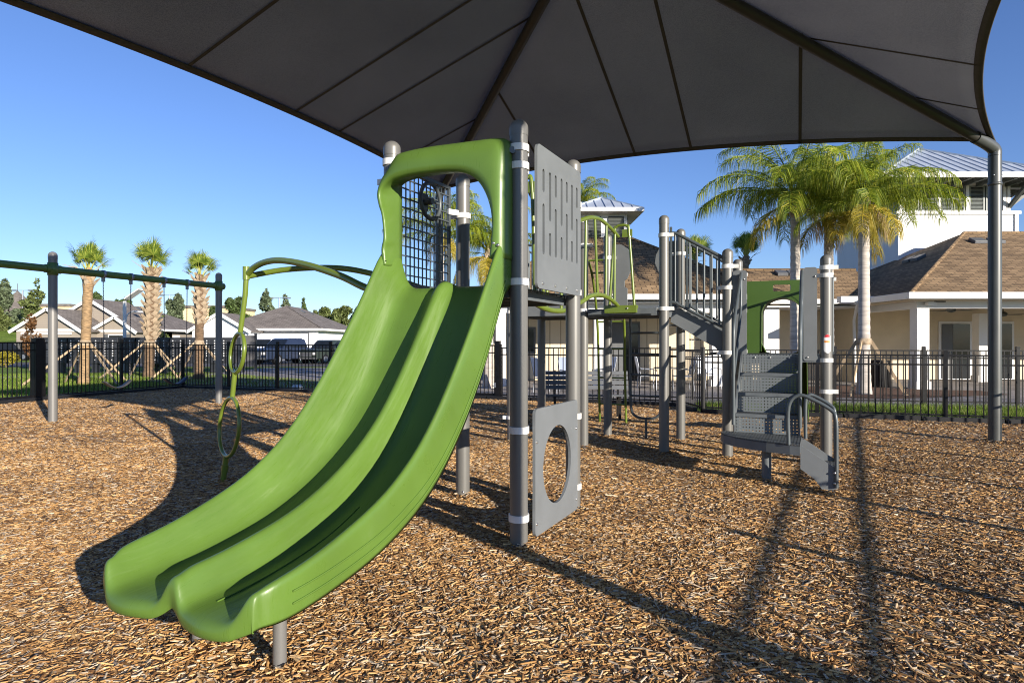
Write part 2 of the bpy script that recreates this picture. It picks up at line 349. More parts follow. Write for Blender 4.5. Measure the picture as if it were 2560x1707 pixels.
# chips banked up round the feet of the posts
_a, _b = Vector((.8999568, -.43597907)), Vector((.43597907, .8999568)); _feet = []
for la, lb in ((0, 0), (-1.09, 0), (0, 1.09), (-1.09, 1.09), (-2.08, 4.17), (-.99, 4.17), (-.99, 5.26), (.1, 4.17), (.1, 5.26), (.88, 4.17), (1.97, 4.17), (1.41, 2.98), (-.755, -1.97), (-.235, -1.97), (-3.57, .5), (2.0, 2.7)): _p = Vector((.048, 4.47)) + _a * la + _b * lb; _feet.append((_p.x, _p.y, .06))
_feet += [(-8.127, 11.256, .075), (-6.763, 14.669, .075), (6.9, 9.09, .085)]
for fx, fy, fr in _feet:
    n = 230; rr = fr + RNG.random(n) ** 1.4 * .2; aa = RNG.uniform(0, 2 * np.pi, n); P = np.stack([fx + rr * np.cos(aa), fy + rr * np.sin(aa)], 1)
    V, F = chips(P, .012, .055, .006, .017, True, zoff=np.maximum(0, .034 * (1 - (rr - fr) / .2)) * RNG.uniform(.4, 1, n)); _vs.append(V); _fs.append(F + _o); _o += len(V)
cm = bpy.data.objects.new('wood_chips', npmesh('wood_chips', np.concatenate(_vs), np.concatenate(_fs), M['chip'])); COL.objects.link(cm)
tag(cm, 'loose tan and brown wood chips covering the playground floor', 'wood chips', kind='stuff')
# grass blades
def blades(name, P, hmin, hmax, w, z=-.05, label=None):
    n = len(P); h = RNG.uniform(hmin, hmax, n); yaw = RNG.uniform(0, 2 * np.pi, n); lean = RNG.normal(0, .35, (n, 2)) * h[:, None]
    d = np.stack([np.cos(yaw), np.sin(yaw), 0 * yaw], 1) * (w * RNG.uniform(.6, 1.3, n))[:, None]
    B = np.concatenate([P, np.full((n, 1), z)], 1); Mi = B + np.concatenate([lean * .35, (h * .6)[:, None]], 1); T = B + np.concatenate([lean, h[:, None]], 1)
    V = np.stack([B - d, B + d, Mi + d * .7, Mi - d * .7, T], 1).reshape(-1, 3); b = (np.arange(n) * 5)[:, None]
    F = np.concatenate([(b + np.array([[0, 1, 2]])), (b + np.array([[0, 2, 3]])), (b + np.array([[3, 2, 4]]))], 0)
    o = bpy.data.objects.new(name, npmesh(name, V, F, M['blade'])); COL.objects.link(o); return tag(o, label, 'grass', kind='stuff')
def scatter(n, poly):
    p = np.array(poly); lo = p.min(0); hi = p.max(0); out = []; c = 0
    while c < n:
        q = RNG.uniform(lo, hi, (n, 2)); k = inpoly(q[:, 0], q[:, 1], poly); out.append(q[k]); c += k.sum()
    return np.concatenate(out)[:n]
GSTRIP = [(4.1, 13.15), (10.8, 10.8), (13.5, 12.6), (13.5, 13.4), (9.0, 14.35), (4.3, 15.0)]
blades('grass_blades', scatter(26000, GSTRIP), .06, .17, .0045, label='tufted green grass strip between the near fence and the paver walk')
GLEFT = [(-11.9, 15.8), (-10.6, 20.2), (-3.0, 17.2), (-3.0, 20), (-12, 28.2), (-26, 29), (-26, 20), (-19, 14.8)]
blades('grass_blades', scatter(52000, GLEFT), .05, .12, .007, label='mown green lawn behind the swing set fence')
# pavers, bed, walks
sheet('paver_patio', [(-4.0, 16.2 + .9), (3.9, 14.9), (4.3, 15.0), (9.0, 14.35), (13.5, 13.4), (30, 11.5), (40, 20), (40, 36), (-14, 36), (-14, 24)], -0.03, M['paver'], uv=True)
sheet('planting_bed', [(-4.6, 17.95), (3.72, 14.55), (3.8, 15.0), (-4.2, 18.3)], -0.015, M['bed'])
sheet('planting_bed', [(7.8, 17.0), (9.6, 16.3), (13.8, 17.6), (14.0, 19.1), (12.6, 19.4), (10.9, 21.3), (8.1, 20.4), (6.8, 18.6)], -0.02, M['bed'])
sheet('sidewalk', [(-34, 25.6), (-11.4, 26.4), (-9.0, 25.6), (-8.6, 26.6), (-11.2, 28.1), (-34, 27.0)], -0.04, M['concrete'])
sheet('road', [(-90, 36.5), (-6, 38.0), (-6, 47), (-90, 45.5)], -0.04, M['asphalt'])
sheet('driveway', [(-23.5, 47.0), (-16.5, 47.2), (-16.5, 56), (-23.5, 56)], -0.035, M['concrete'])
# ------------------------------------------------------------------ play structure (local x = a, local y = b)
RZ = math.atan2(-.43597907, .8999568)
PS = thing('play_structure', 'grey and green playground climbing structure with twin slide, decks, stairs and climbers', 'play structure', (.048, 4.47, 0), RZ)
PR = .0635
def perf_mat(name, base, pitch, rad):
    m, t, P, N, L = nt(name); P.inputs['Base Color'].default_value = (*base, 1); P.inputs['Roughness'].default_value = .55
    uv = N.new('ShaderNodeUVMap'); uv.uv_map = 'UVMap'
    sc = N.new('ShaderNodeVectorMath'); sc.operation = 'SCALE'; sc.inputs['Scale'].default_value = 1 / pitch; L.new(uv.outputs[0], sc.inputs[0])
    fr = N.new('ShaderNodeVectorMath'); fr.operation = 'FRACTION'; L.new(sc.outputs[0], fr.inputs[0])
    sb = N.new('ShaderNodeVectorMath'); sb.operation = 'SUBTRACT'; sb.inputs[1].default_value = (.5, .5, 0); L.new(fr.outputs[0], sb.inputs[0])
    sx = N.new('ShaderNodeSeparateXYZ'); L.new(sb.outputs[0], sx.inputs[0]); cb = N.new('ShaderNodeCombineXYZ'); L.new(sx.outputs[0], cb.inputs[0]); L.new(sx.outputs[1], cb.inputs[1])
    ln = N.new('ShaderNodeVectorMath'); ln.operation = 'LENGTH'; L.new(cb.outputs[0], ln.inputs[0])
    gt = N.new('ShaderNodeMath'); gt.operation = 'LESS_THAN'; gt.inputs[1].default_value = rad; L.new(ln.outputs['Value'], gt.inputs[0])
    tr = N.new('ShaderNodeBsdfTransparent'); ms = N.new('ShaderNodeMixShader'); L.new(gt.outputs[0], ms.inputs[0]); L.new(P.outputs[0], ms.inputs[1]); L.new(tr.outputs[0], ms.inputs[2]); L.new(ms.outputs[0], t.nodes['Material Output'].inputs['Surface'])
    return m
M['perf'] = perf_mat('perforated_steel', (.125, .143, .153), .034, .2)
def make_post(H):
    b = MB(); b.lathe([(PR, -.08), (PR, H - .11)], n=28)
    return b.mesh('post', M['post']), H
def capmesh():
    r = PR + .003; pr = [(r, -.115), (r, -.06)] + [(r * math.cos(t), -.06 + .06 * math.sin(t)) for t in [math.radians(k) for k in range(10, 90, 10)]] + [(.001, 0)]
    return MB().lathe(pr, n=28).mesh('cap', M['post'])
_cap = capmesh()
def clampmesh():
    b = MB(); r = PR + .009
    b.lathe([(PR, -.024), (r, -.024), (r, .024), (PR, .024)], n=28, smooth=False)
    b.box((PR + .032, .016, 0), (.06, .012, .046)); b.box((PR + .032, -.016, 0), (.06, .012, .046))
    me = b.mesh('clamp', M['white']); fixn(me); return me
_clamp = clampmesh()
_bm = MB(); _bm.lathe([(.001, .008), (.009, .007), (.012, .002), (.012, 0)], n=10); _boltm = _bm.mesh('bolt', M['bolt'])
def newobj(name, me, parent, loc=(0, 0, 0), rot=(0, 0, 0)):
    o = bpy.data.objects.new(name, me); COL.objects.link(o); o.parent = parent; o.location = loc; o.rotation_euler = rot; return o
_pm = {}
POSTS = {}
def post(key, a, b, H):
    if H not in _pm: _pm[H] = make_post(H)[0]
    o = newobj('post', _pm[H], PS, (a, b, 0)); newobj('cap', _cap, o, (0, 0, H)); POSTS[key] = o; return o
def clamp(key, z, ang):
    c = newobj('clamp', _clamp, POSTS[key], (0, 0, z), (0, 0, math.radians(ang)))
    return c
def bolt(parent, loc, nrm):
    q = Vector(nrm).to_track_quat('Z', 'Y').to_euler(); return newobj('bolt', _boltm, parent, loc, q)
S = 1.09
for k, a, b, H in (('P1', 0, 0, 2.99), ('P2', -S, 0, 2.99), ('P3', 0, S, 2.99), ('P4', -S, S, 2.99), ('Q1', -2.08, 4.17, 3.06), ('Q2', -2.08, 5.26, 3.06), ('Q3', -.99, 4.17, 3.06), ('Q4', -.99, 5.26, 3.06), ('Q5', .1, 4.17, 3.06), ('Q6', .1, 5.26, 3.06), ('Q7', .88, 4.17, 2.58), ('Q8', .88, 5.26, 2.58), ('Q9', 1.97, 4.17, 2.44), ('Q10', 1.97, 5.26, 2.44)):
    post(k, a, b, H)
for k, z, ang in (('P1', 2.785, 90), ('P1', 2.66, 90), ('P1', 1.85, 90), ('P1', .815, 90), ('P1', .2, 90), ('P3', 2.6, -90), ('P3', 1.85, -90), ('P3', .8, -90), ('P3', .2, -90), ('P2', 2.82, 90), ('P2', 2.68, 180), ('P2', 1.85, 0), ('P4', 2.6, 200), ('P4', 1.85, 0),
                  ('Q1', 2.75, 0), ('Q1', 1.86, 0), ('Q1', .35, 200), ('Q3', 2.74, 0), ('Q3', 1.86, 180), ('Q4', 2.7, 0), ('Q4', 1.86, 0), ('Q5', 2.8, 0), ('Q5', 1.86, 0), ('Q6', 2.7, 180), ('Q6', 1.86, 0), ('Q7', 2.36, 0), ('Q7', 2.1, 180), ('Q7', 1.3, 180), ('Q8', 2.36, 0), ('Q8', 1.3, 0), ('Q9', 2.29, 0), ('Q9', 2.2, 180), ('Q9', 1.22, 180), ('Q9', .86, 0), ('Q10', 2.25, 0), ('Q10', 1.22, 180)):
    clamp(k, z, ang)
bolt(POSTS['P4'], (PR * .55, -PR * .85, .05), (.5, -.85, 0))
def deck(a0, a1, b0, b1, z):
    o = MB().bx(a0, a1, b0, b1, z - .02, z).build('deck', M['perf2'], PS, uv=True)
    f = MB()
    for x0, x1, y0, y1 in ((a0, a1, b0, b0 + .03), (a0, a1, b1 - .03, b1), (a0, a0 + .03, b0 + .03, b1 - .03), (a1 - .03, a1, b0 + .03, b1 - .03)): f.bx(x0, x1, y0, y1, z - .085, z - .021)
    for k in (1, 2, 3): f.bx(a0 + .031, a1 - .031, b0 + (b1 - b0) * k / 4 - .015, b0 + (b1 - b0) * k / 4 + .015, z - .07, z - .021)
    f.build('deck_frame', M['deck'], o); return o
M['perf2'] = perf_mat('perforated_deck', (.07, .08, .085), .03, .24)
deck(-1.02, -.07, -.02, 1.12, 1.83); deck(-2.01, -1.06, 4.14, 5.3, 1.86); deck(-.92, .03, 4.14, 5.3, 1.86); deck(.95, 1.9, 4.14, 5.3, 1.28)
# --- slotted panel and oval panel on the right side
sl = [(.218, 2.687, 2.518, 2.435, 2.067), (.343, 2.691, 2.326, 2.24, 2.069), (.456, 2.695, 2.525, 2.439, 2.07), (.577, 2.699, 2.331, 2.243, 2.072), (.69, 2.699, 2.531, 2.445, 2.074), (.807, 2.703, 2.332, 2.248, 2.075), (.921, 2.704, 2.534, 2.447, 2.075)]
loops = [rrect(.105, 1.015, 1.815, 2.85, .045)]
for c in sl: loops += [slot(c[0], c[2], c[1], .04), slot(c[0], c[4], c[3], .04)]
MB_ = MB().prism(loops, (.085, 0, 0), (0, 1, 0), (0, 0, 1), .022)
pa = MB_.build('slotted_panel', M['panel'], PS, bevel=.003)
for y in (.2, .44, .68, .92): bolt(pa, (.096, y, 1.855), (1, 0, 0))
loops = [rrect(.03, .9, .05, .955, .04), [(.457 + .285 * math.cos(t), .5 + .295 * math.sin(t)) for t in np.linspace(0, 2 * math.pi, 41)[:-1]]]
pb = MB().prism(loops, (.085, .04, 0), (0, 1, 0), (0, 0, 1), .022).build('oval_hole_panel', M['panel'], PS, bevel=.003)
for y, z in ((.9, .72), (.9, .14), (.09, .72), (.09, .14)): bolt(pb, (.096, y, z), (1, 0, 0))
# --- mesh panel with steering wheel on the left side
gp = MB(); A = -1.16
for p, q in (((A, .1, 1.9), (A, .1, 2.84)), ((A, .95, 1.9), (A, .95, 2.84)), ((A, .09, 1.9), (A, .96, 1.9)), ((A, .09, 2.84), (A, .96, 2.84))): gp.bar(p, q, .028, .03, (1, 0, 0))
gpo = gp.build('grid_panel', M['rail'], PS)
vb = MB().bar((0, 0, 1.9), (0, 0, 2.84), .009, .009, (1, 0, 0)).mesh('grid_bar', M['rail']); hb = MB().bar((0, .1, 0), (0, .95, 0), .010, .010).mesh('grid_bar', M['rail'])
for k in range(1, 14): newobj('grid_bar', vb, gpo, (A, .1 + .85 * k / 14, 0))
for k in range(1, 12): newobj('grid_bar', hb, gpo, (A + .011, 0, 1.9 + .94 * k / 12))
wh = MB(); C0 = Vector((-1.06, .5, 2.62))
wh.tube([C0 + Vector((0, .15 * math.cos(t), .15 * math.sin(t))) for t in np.linspace(0, 2 * math.pi, 37)[:-1]], .017, 10, closed=True)
for t in (0, 3.14): wh.cyl(C0, C0 + Vector((0, .14 * math.cos(t), .14 * math.sin(t))), .011, 8)
wh.cyl(C0 + Vector((.02, 0, 0)), C0 + Vector((-.1, 0, 0)), .03, 14); wh.box((A + .03, .5, 2.62), (.03, .09, .14))
wh.build('steering_wheel', M['rail'], PS)
MB().bar((-1.155, .93, 2.62), (-1.1, 1.06, 2.62), .03, .05).build('bracket', M['white'], PS)
# --- double slide
tt = [0, .06, .12, .2, .28, .36, .46, .56, .66, .77, .88, 1.0, 1.15, 1.3, 1.45, 1.6, 1.75, 1.9, 2.0, 2.06, 2.11, 2.155, 2.19, 2.22]
def itp(t, X, Y): return float(np.interp(t, X, Y))
def crv(X, Y):
    p = smoothpath([(x, y, 0) for x, y in zip(X, Y)], 10); px_ = [q.x for q in p]; py_ = [q.y for q in p]; return lambda t: itp(t, px_, py_)
ZF = crv([0, .1, .2, .32, .44, .62, .81, 1.0, 1.2, 1.5, 1.8, 2.05, 2.3], [1.835, 1.82, 1.70, 1.49, 1.285, 1.035, .825, .66, .54, .425, .365, .338, .33])
ZD = crv([0, .1, .17, .3, .47, .66, .85, 1.05, 1.24, 1.45, 1.66, 2.0, 2.3], [1.85, 1.872, 1.86, 1.685, 1.45, 1.2, .985, .82, .70, .605, .54, .48, .455])
ZR = crv([0, .1, .2, .36, .56, .77, .96, 1.15, 1.34, 1.53, 1.9, 2.3], [2.16, 2.16, 2.1, 1.855, 1.565, 1.285, 1.055, .865, .735, .64, .525, .455])
HS = [(0, 'd', 1), (.016, 'd', .975), (.03, 'd', .86), (.043, 'd', .63), (.056, 'd', .37), (.073, 'd', .15), (.098, 'd', .03), (.125, 'd', 0), (.20, 'd', 0), (.25, 'r', 0), (.30, 'r', .004), (.335, 'r', .03), (.37, 'r', .10), (.40, 'r', .24), (.426, 'r', .46), (.447, 'r', .70), (.463, 'r', .88), (.476, 'r', .972), (.49, 'r', 1), (.503, 'r', .975), (.512, 'r', .9), (.515, 'r', .75), (.515, 's', 0)]
def section(t, over=None):
    u_ = max(0, min(1, (t - 2.13) / .12)); dp = 1 - math.sqrt(max(0, 1 - u_ * u_)); u2 = max(0, min(.94, (t - 2.07) / .16)); dp2 = 1 - math.sqrt(1 - u2 * u2)
    zf, zd, zr = (ZF(t), ZD(t) - .05 * dp, ZR(t) - .055 * dp); half = []
    for d, k, w in HS:
        z = zf + (zd - zf) * w if k == 'd' else zf + (zr - zf) * w if k == 'r' else zf - .035
        half.append((d if d < .3 else d - .062 * ((d - .3) / .215) ** 1.5 * dp2, z))
    return [(-d, z) for d, z in reversed(half[1:])] + half
rings = []
for t in tt: rings.append([Vector((-.545 + d, -t, z)) for d, z in section(t)])
base = section(2.22)
for dt, k in ((.018, .03), (.034, .14), (.045, .34), (.05, .58), (.05, .8), (.044, 1.0)):
    ring = []
    for d, z in base:
        ad = abs(d); w = math.sin(math.pi * min(1, ad / .515)) ** 1.5 * .055
        cr = math.sqrt(max(0, 1 - (max(0, ad - .36) / .156) ** 2)) if ad > .36 else 1.0
        floor = .252 + .065 * (max(0, ad - .3) / .215) ** 2.2 + .06 * max(0, 1 - ad / .11) ** 1.5
        ring.append(Vector((-.545 + d * (1 - .03 * k * (ad > .4)), -(2.22 + dt * (.12 + .88 * cr) + w * min(1, dt / .05)), z + (floor - z) * k ** 1.4)))
    rings.append(ring)
sb = MB(); sb.loft(rings)
so = sb.build('slide', M['green'], PS); _s = so.modifiers.new('solid', 'SOLIDIFY'); _s.thickness = .01; _s.offset = -1
_s2 = so.modifiers.new('sub', 'SUBSURF'); _s2.levels = 1; _s2.render_levels = 1
for d in (-.27, .25):      # moulded floor ribs near the exit
    p = [Vector((-.545 + d - .09, -t, ZF(t) + .003)) for t in np.linspace(1.25, 2.17, 12)]
    MB().tube(p, .004, 6).build('floor_rib', M['green'], so)
# side bead lines on outer skirt
for o_ in (.0, .05): MB().tube([Vector((-.545 + .517, -t, ZF(t) + .03 + o_)) for t in np.linspace(.15, 2.1, 40)], .004, 6).build('skirt_bead', M['green'], so)
# hood
hs = [((-1.045, 2.0), (-.985, 2.0)), ((-1.05, 2.12), (-1.0, 2.12)), ((-1.03, 2.22), (-.985, 2.2)), ((-1.045, 2.37), (-1.0, 2.36)), ((-1.075, 2.45), (-1.028, 2.46)), ((-1.09, 2.54), (-1.04, 2.53)), ((-1.06, 2.64), (-1.015, 2.585)), ((-1.0, 2.72), (-.955, 2.625)), ((-.95, 2.79), (-.88, 2.64)), ((-.89, 2.82), (-.78, 2.648)), ((-.7, 2.828), (-.62, 2.648)), ((-.5, 2.825), (-.47, 2.64)), ((-.3, 2.82), (-.34, 2.615)), ((-.13, 2.815), (-.235, 2.555)), ((-.05, 2.79), (-.165, 2.46)), ((-.025, 2.7), (-.122, 2.34)), ((-.02, 2.5), (-.105, 2.22)), ((-.02, 2.3), (-.11, 2.13)), ((-.022, 2.0), (-.128, 2.0))]
oc = [Vector((p[0], p[1], 0)) for p, q in hs]; ic = [Vector((q[0], q[1], 0)) for p, q in hs]
oc = smoothpath(oc, 5); ic = smoothpath(ic, 5)
bi = [Vector((max(-1.0, min(-.06, q.x * 1.0)) if True else 0, min(2.72, q.y + .03), 0)) for q in ic]
for i, q in enumerate(bi):
    if q.x < -.9 and q.y < 2.6: q.x = -.995
    if q.x > -.2 and q.y < 2.5: q.x = -.075
def lay(c, lb, dz=0): return [Vector((q.x, lb, q.y + (dz if q.y > 2.6 else dz * max(0, (q.y - 2.3) / .3)))) for q in c]
mixc = lambda k: [o * (1 - k) + i * k for o, i in zip(oc, ic)]
hr = [lay(oc, -.0, .045), lay(oc, -.09, .04), lay(oc, -.16, .01), lay(mixc(.12), -.19), lay(mixc(.4), -.212), lay(mixc(.75), -.222), lay(mixc(.94), -.215), lay(ic, -.195), lay(mixc(1.0), -.15), lay(bi, -.05), lay(bi, 0)]
hb_ = MB(); hb_.loft(hr); ho = hb_.build('slide_hood', M['green'], PS); _s = ho.modifiers.new('solid', 'SOLIDIFY'); _s.thickness = .008; _s.offset = -1
for a, z in ((-.09, 2.1), (-.055, 2.085)): bolt(ho, (a, -.215, z), (0, -1, 0))
MB().tube([Vector((-.985 - .07, -.2, 2.035)), Vector((-.98, -.215, 2.03))], .004, 6).build('seam', M['greenp'], ho)
for a in (-.755, -.235): MB().cyl((a, -1.97, -.08), (a, -1.97, .34), .03, 20).build('slide_leg', M['swingpost'], PS)
MB().cyl((-.95, .0, 2.8), (-.98, -.08, 2.7), .025, 10).build('hood_bracket', M['galv'], PS); MB().cyl((-.06, -.02, 2.76), (-.01, -.08, 2.76), .024, 10).build('hood_bracket', M['rail'], PS)
# --- wavy traverse rail between the decks
TA = -.49
tb = smoothpath([(TA, 1.22, 2.86), (TA, 1.45, 2.72), (TA, 1.85, 2.64), (TA, 2.25, 2.67), (TA, 2.66, 2.786), (TA, 3.0, 2.875), (TA, 3.35, 2.912), (TA, 3.7, 2.885), (TA, 4.0, 2.84), (TA, 4.1, 2.82)], 6)
lb_ = smoothpath([(TA, 1.2, 1.84), (TA, 1.48, 1.776), (TA, 1.8, 1.745), (TA, 2.2, 1.765), (TA, 2.69, 1.882), (TA, 3.0, 1.965), (TA, 3.35, 2.0), (TA, 3.66, 1.986), (TA, 3.96, 1.942), (TA, 4.12, 1.9)], 6)
tr = MB().tube(tb, .025, 12).build('traverse_rail', M['lime'], PS); MB().tube(lb_, .027, 12).build('lower_tube', M['lime'], tr)
def zat(path, b): return float(np.interp(b, [p.y for p in path], [p.z for p in path]))
for b0, b1 in ((1.55, 1.6), (1.7, 1.68), (2.07, 2.06), (2.45, 2.42), (2.83, 2.79), (3.14, 3.25), (3.6, 3.57), (3.96, 3.94)):
    MB().cyl((TA, b0, zat(tb, b0)), (TA, b1, zat(lb_, b1)), .017, 10).build('baluster', M['lime'], tr)
def hoop(b, a0, a1, z0, z1, lean=.07):
    m = (a0 + a1) / 2; w = (a1 - a0) / 2
    pts = [(a0, b, z0), (a0 + lean, b, z1 - .12), (m - w * .45, b, z1 - .02), (m, b, z1), (m + w * .45, b, z1 - .02), (a1 - lean, b, z1 - .12), (a1, b, z0)]
    o = MB().tube(smoothpath(pts, 8), .019, 12).build('hand_hoop', M['lime'], PS)
    MB().bx(a0 - .06, a1 + .04, b - .03, b + .045, z0 - .07, z0 + .03).build('mount_plate', M['lime'], o, bevel=.006)
    MB().bx(m + .01, m + .14, b - .012, b + .012, z1 - .16, z1 - .06).build('lug', M['lime'], o); return o
h2 = hoop(4.09, -.606, -.267, 1.88, 2.96); bolt(h2, (-.35, 4.055, 1.87), (0, -1, 0)); hoop(1.17, -.68, -.39, 1.84, 2.93, .03)
# --- barrier on deck three and back panels
def barrier(p, q, z0, z1, n, m='rail', r=.014, name='barrier'):
    p = Vector(p); q = Vector(q); o = MB().tube([(p.x, p.y, z1), (q.x, q.y, z1)], r * 1.3, 10).build(name, M[m], PS)
    MB().tube([(p.x, p.y, z0), (q.x, q.y, z0)], r * 1.3, 10).build('bottom_rail', M[m], o)
    for k in range(n):
        c = p.lerp(q, (k + .5) / n); MB().cyl((c.x, c.y, z0), (c.x, c.y, z1), r, 8).build('baluster', M[m], o)
    return o
MB().bx(-1.99, -1.07, 4.085, 4.1, 1.79, 2.06).build('kick_plate', M['panel'], PS)
barrier((-2.02, 4.17), (-1.06, 4.17), 2.09, 2.8, 7); barrier((-2.08, 4.24), (-2.08, 5.2), 1.95, 2.8, 8)
barrier((2.04, 4.3), (2.04, 5.15), 1.3, 2.2, 7)
MB().bx(-.9, .02, 4.085, 4.1, 1.795, 1.87).build('kick_plate', M['deck'], PS)
def entry_panel(a0, a1, b, z0, z1, flip):
    w = a1 - a0; e = lambda u: (a0 + w * u) if not flip else (a1 - w * u)
    lp = [(e(0), z0), (e(.72), z0), (e(.72), z0 + .38), (e(.58), z0 + .41), (e(.58), z0 + .5), (e(.72), z0 + .53), (e(1), z0 + .74), (e(.95), z0 + .86), (e(.74), z0 + .98), (e(.4), z1), (e(0), z1)]
    if flip: lp = lp[::-1]
    return MB().prism([lp], (0, b, 0), (1, 0, 0), (0, 0, 1), .022).build('entry_panel', M['panel'], PS, bevel=.004)
entry_panel(-.92, -.61, 5.3, 1.85, 2.9, False); entry_panel(-.28, .03, 5.3, 1.85, 2.9, True)
# --- ladder at the back of deck two
ld = MB(); ld.tube(smoothpath([(-.66, 5.32, 1.86), (-.66, 5.34, 1.2), (-.66, 5.36, .5), (-.6, 5.36, .33), (-.43, 5.36, .29), (-.26, 5.36, .33), (-.2, 5.36, .5), (-.2, 5.34, 1.2), (-.2, 5.32, 1.86)], 6), .02, 10)
lo = ld.build('ladder', M['rail'], PS)
for z in (1.566, 1.25, .94, .626): MB().cyl((-.66, 5.34, z), (-.2, 5.34, z), .017, 10).build('rung', M['rail'], lo)
MB().cyl((-.43, 5.36, .3), (-.43, 5.36, -.06), .02, 10).build('foot', M['rail'], lo)
# --- green arch climber behind deck three
def gx(a): return smoothpath([(a + .2, 5.3, 1.9), (a + .22, 5.38, 2.5), (a + .2, 5.6, 2.74), (a + .16, 5.95, 2.62), (a + .1, 6.35, 2.2), (a + .04, 6.68, 1.55), (a, 6.85, .8), (a, 6.92, -.05)], 6)
gl = gx(-1.65); gr_ = gx(-1.17); gc = MB().tube(gl, .022, 10).build('arch_climber', M['lime'], PS); MB().tube(gr_, .022, 10).build('side_tube', M['lime'], gc)
for k in (14, 19, 24, 28, 32, 36, 39): MB().cyl(gl[k], gr_[k], .016, 8).build('rung', M['lime'], gc)
# --- ring climber arm
r1 = smoothpath([(-1.12, .03, 1.78), (-1.44, .084, 1.88), (-1.76, .16, 1.995), (-2.235, .273, 2.122), (-2.63, .366, 2.192), (-2.9, .433, 2.2), (-3.1, .48, 2.165), (-3.22, .505, 2.105)], 6)
r2 = smoothpath([(-1.12, 1.06, 1.8), (-1.6, .97, 1.98), (-1.99, .88, 2.09), (-2.27, .814, 2.145), (-2.58, .742, 2.16), (-2.93, .66, 2.146), (-3.22, .53, 2.09)], 6)
rc = MB().tube(r1, .03, 14).build('ring_climber', M['lime'], PS); MB().tube(r2, .028, 14).build('arm_tube', M['lime'], rc)
Y5 = .5
MB().cyl((-3.235, Y5, 2.05), (-3.235, Y5, 2.18), .034, 16).build('collar', M['lime'], rc)
MB().tube([(-3.237, Y5, 2.06), (-3.25, Y5, 1.9), (-3.318, Y5, 1.53)], .026, 14).build('drop_tube', M['lime'], rc)
wd = Vector((math.cos(math.radians(157)), math.sin(math.radians(157)), 0))
def ring(c, r, tilt, tr=.021):
    zz = Vector((math.sin(tilt), 0, math.cos(tilt))); c = Vector(c)
    MB().tube([c + wd * (r * math.cos(t)) + zz * (r * math.sin(t)) for t in np.linspace(0, 2 * math.pi, 41)[:-1]], tr, 12, closed=True).build('ring', M['lime'], rc)
ring((-3.36, Y5, 1.32), .2, .16); ring((-3.478, Y5, .57), .3, .13, .02)
MB().tube([(-3.395, Y5, 1.13), (-3.43, Y5, .87)], .025, 14).build('drop_tube', M['lime'], rc)
MB().tube([(-3.52, Y5, .27), (-3.53, Y5, .2), (-3.575, Y5, -.05)], .028, 14).build('foot', M['lime'], rc); MB().cyl((-3.53, Y5, .19), (-3.545, Y5, .11), .034, 14).build('collar', M['lime'], rc)
# --- stairs between deck two and deck four
for b in (4.17, 5.26):
    w = MB().prism([[(.17, 1.69), (.62, 1.42), (.72, 1.37), (.78, 1.3), (.8, 1.22), (.84, 1.2), (.86, 1.5), (.82, 1.56), (.3, 1.86), (.2, 1.88)]], (0, b + (.06 if b < 5 else -.06), 0), (1, 0, 0), (0, 0, 1), .012).build('stringer', M['panel'], PS)
    top = smoothpath([(.16, b, 2.82), (.25, b, 2.815), (.33, b, 2.77), (.78, b, 2.5), (.85, b, 2.46)], 5); bot = smoothpath([(.16, b, 1.94), (.25, b, 1.93), (.33, b, 1.88), (.78, b, 1.64), (.84, b, 1.62)], 5)
    ro = MB().tube(top, .021, 12).build('stair_railing', M['rail'], PS); MB().tube(bot, .02, 12).build('bottom_rail', M['rail'], ro)
    for k in range(7):
        x = .24 + .09 * k; z0 = float(np.interp(x, [p.x for p in bot], [p.z for p in bot])); z1 = float(np.interp(x, [p.x for p in top], [p.z for p in top]))
        MB().cyl((x, b, z0), (x, b, z1), .013, 8).build('baluster', M['rail'], ro)
    MB().bx(.175, .2, b - .02, b + .02, 1.86, 2.9).build('end_plate', M['rail'], ro)
for x, z in ((.14, 1.66), (.4, 1.47), (.66, 1.28 + .02)):
    MB().bx(x, x + .26, 4.245, 5.185, z - .02, z).build('tread', M['perf2'], PS, uv=True)
# --- entry stairs to deck four
A0, A1 = 1.06, 1.70
zs = [1.28, 1.07, .855, .64, .42]; bs = [4.12, 3.88, 3.64, 3.4]
for i in range(4):
    MB().bx(A0, A1, bs[i] - .006, bs[i] + .006, zs[i + 1], zs[i]).build('riser', M['perf'], PS, uv=True)
    if i < 3: MB().bx(A0, A1, bs[i + 1] - .01, bs[i], zs[i + 1] - .012, zs[i + 1]).build('tread', M['perf2'], PS, uv=True)
    if i < 3: MB().bx(A0, A1, bs[i + 1] - .018, bs[i + 1] - .007, zs[i + 1] - .035, zs[i + 1] + .002).build('nosing', M['deck'], PS)
for x in (1.2, 1.37, 1.58): bolt(PS, (x, 4.11, 1.245), (0, -1, 0))
side = [(3.36, .40), (3.36, .66), (3.6, .88), (3.84, 1.1), (4.08, 1.31), (4.14, 1.31), (4.14, 1.16), (3.5, .42)]
for x in (A0 - .008, A1 + .008): MB().prism([side], (x, 0, 0), (0, 1, 0), (0, 0, 1), .012).build('stair_side', M['deck'], PS)
for x in (1.045, 1.715):
    t1 = smoothpath([(x, 4.1, 2.26), (x, 3.95, 2.14), (x, 3.5, 1.76), (x, 3.36, 1.6), (x, 3.33, 1.35), (x, 3.33, .52)], 6)
    ro = MB().tube(t1, .019, 12).build('handrail', M['rail'], PS)
    MB().tube(smoothpath([(x, 4.1, 2.26), (x, 4.08, 1.95), (x, 4.0, 1.75), (x, 3.55, 1.25), (x, 3.34, 1.06)], 6), .017, 12).build('lower_tube', M['rail'], ro)
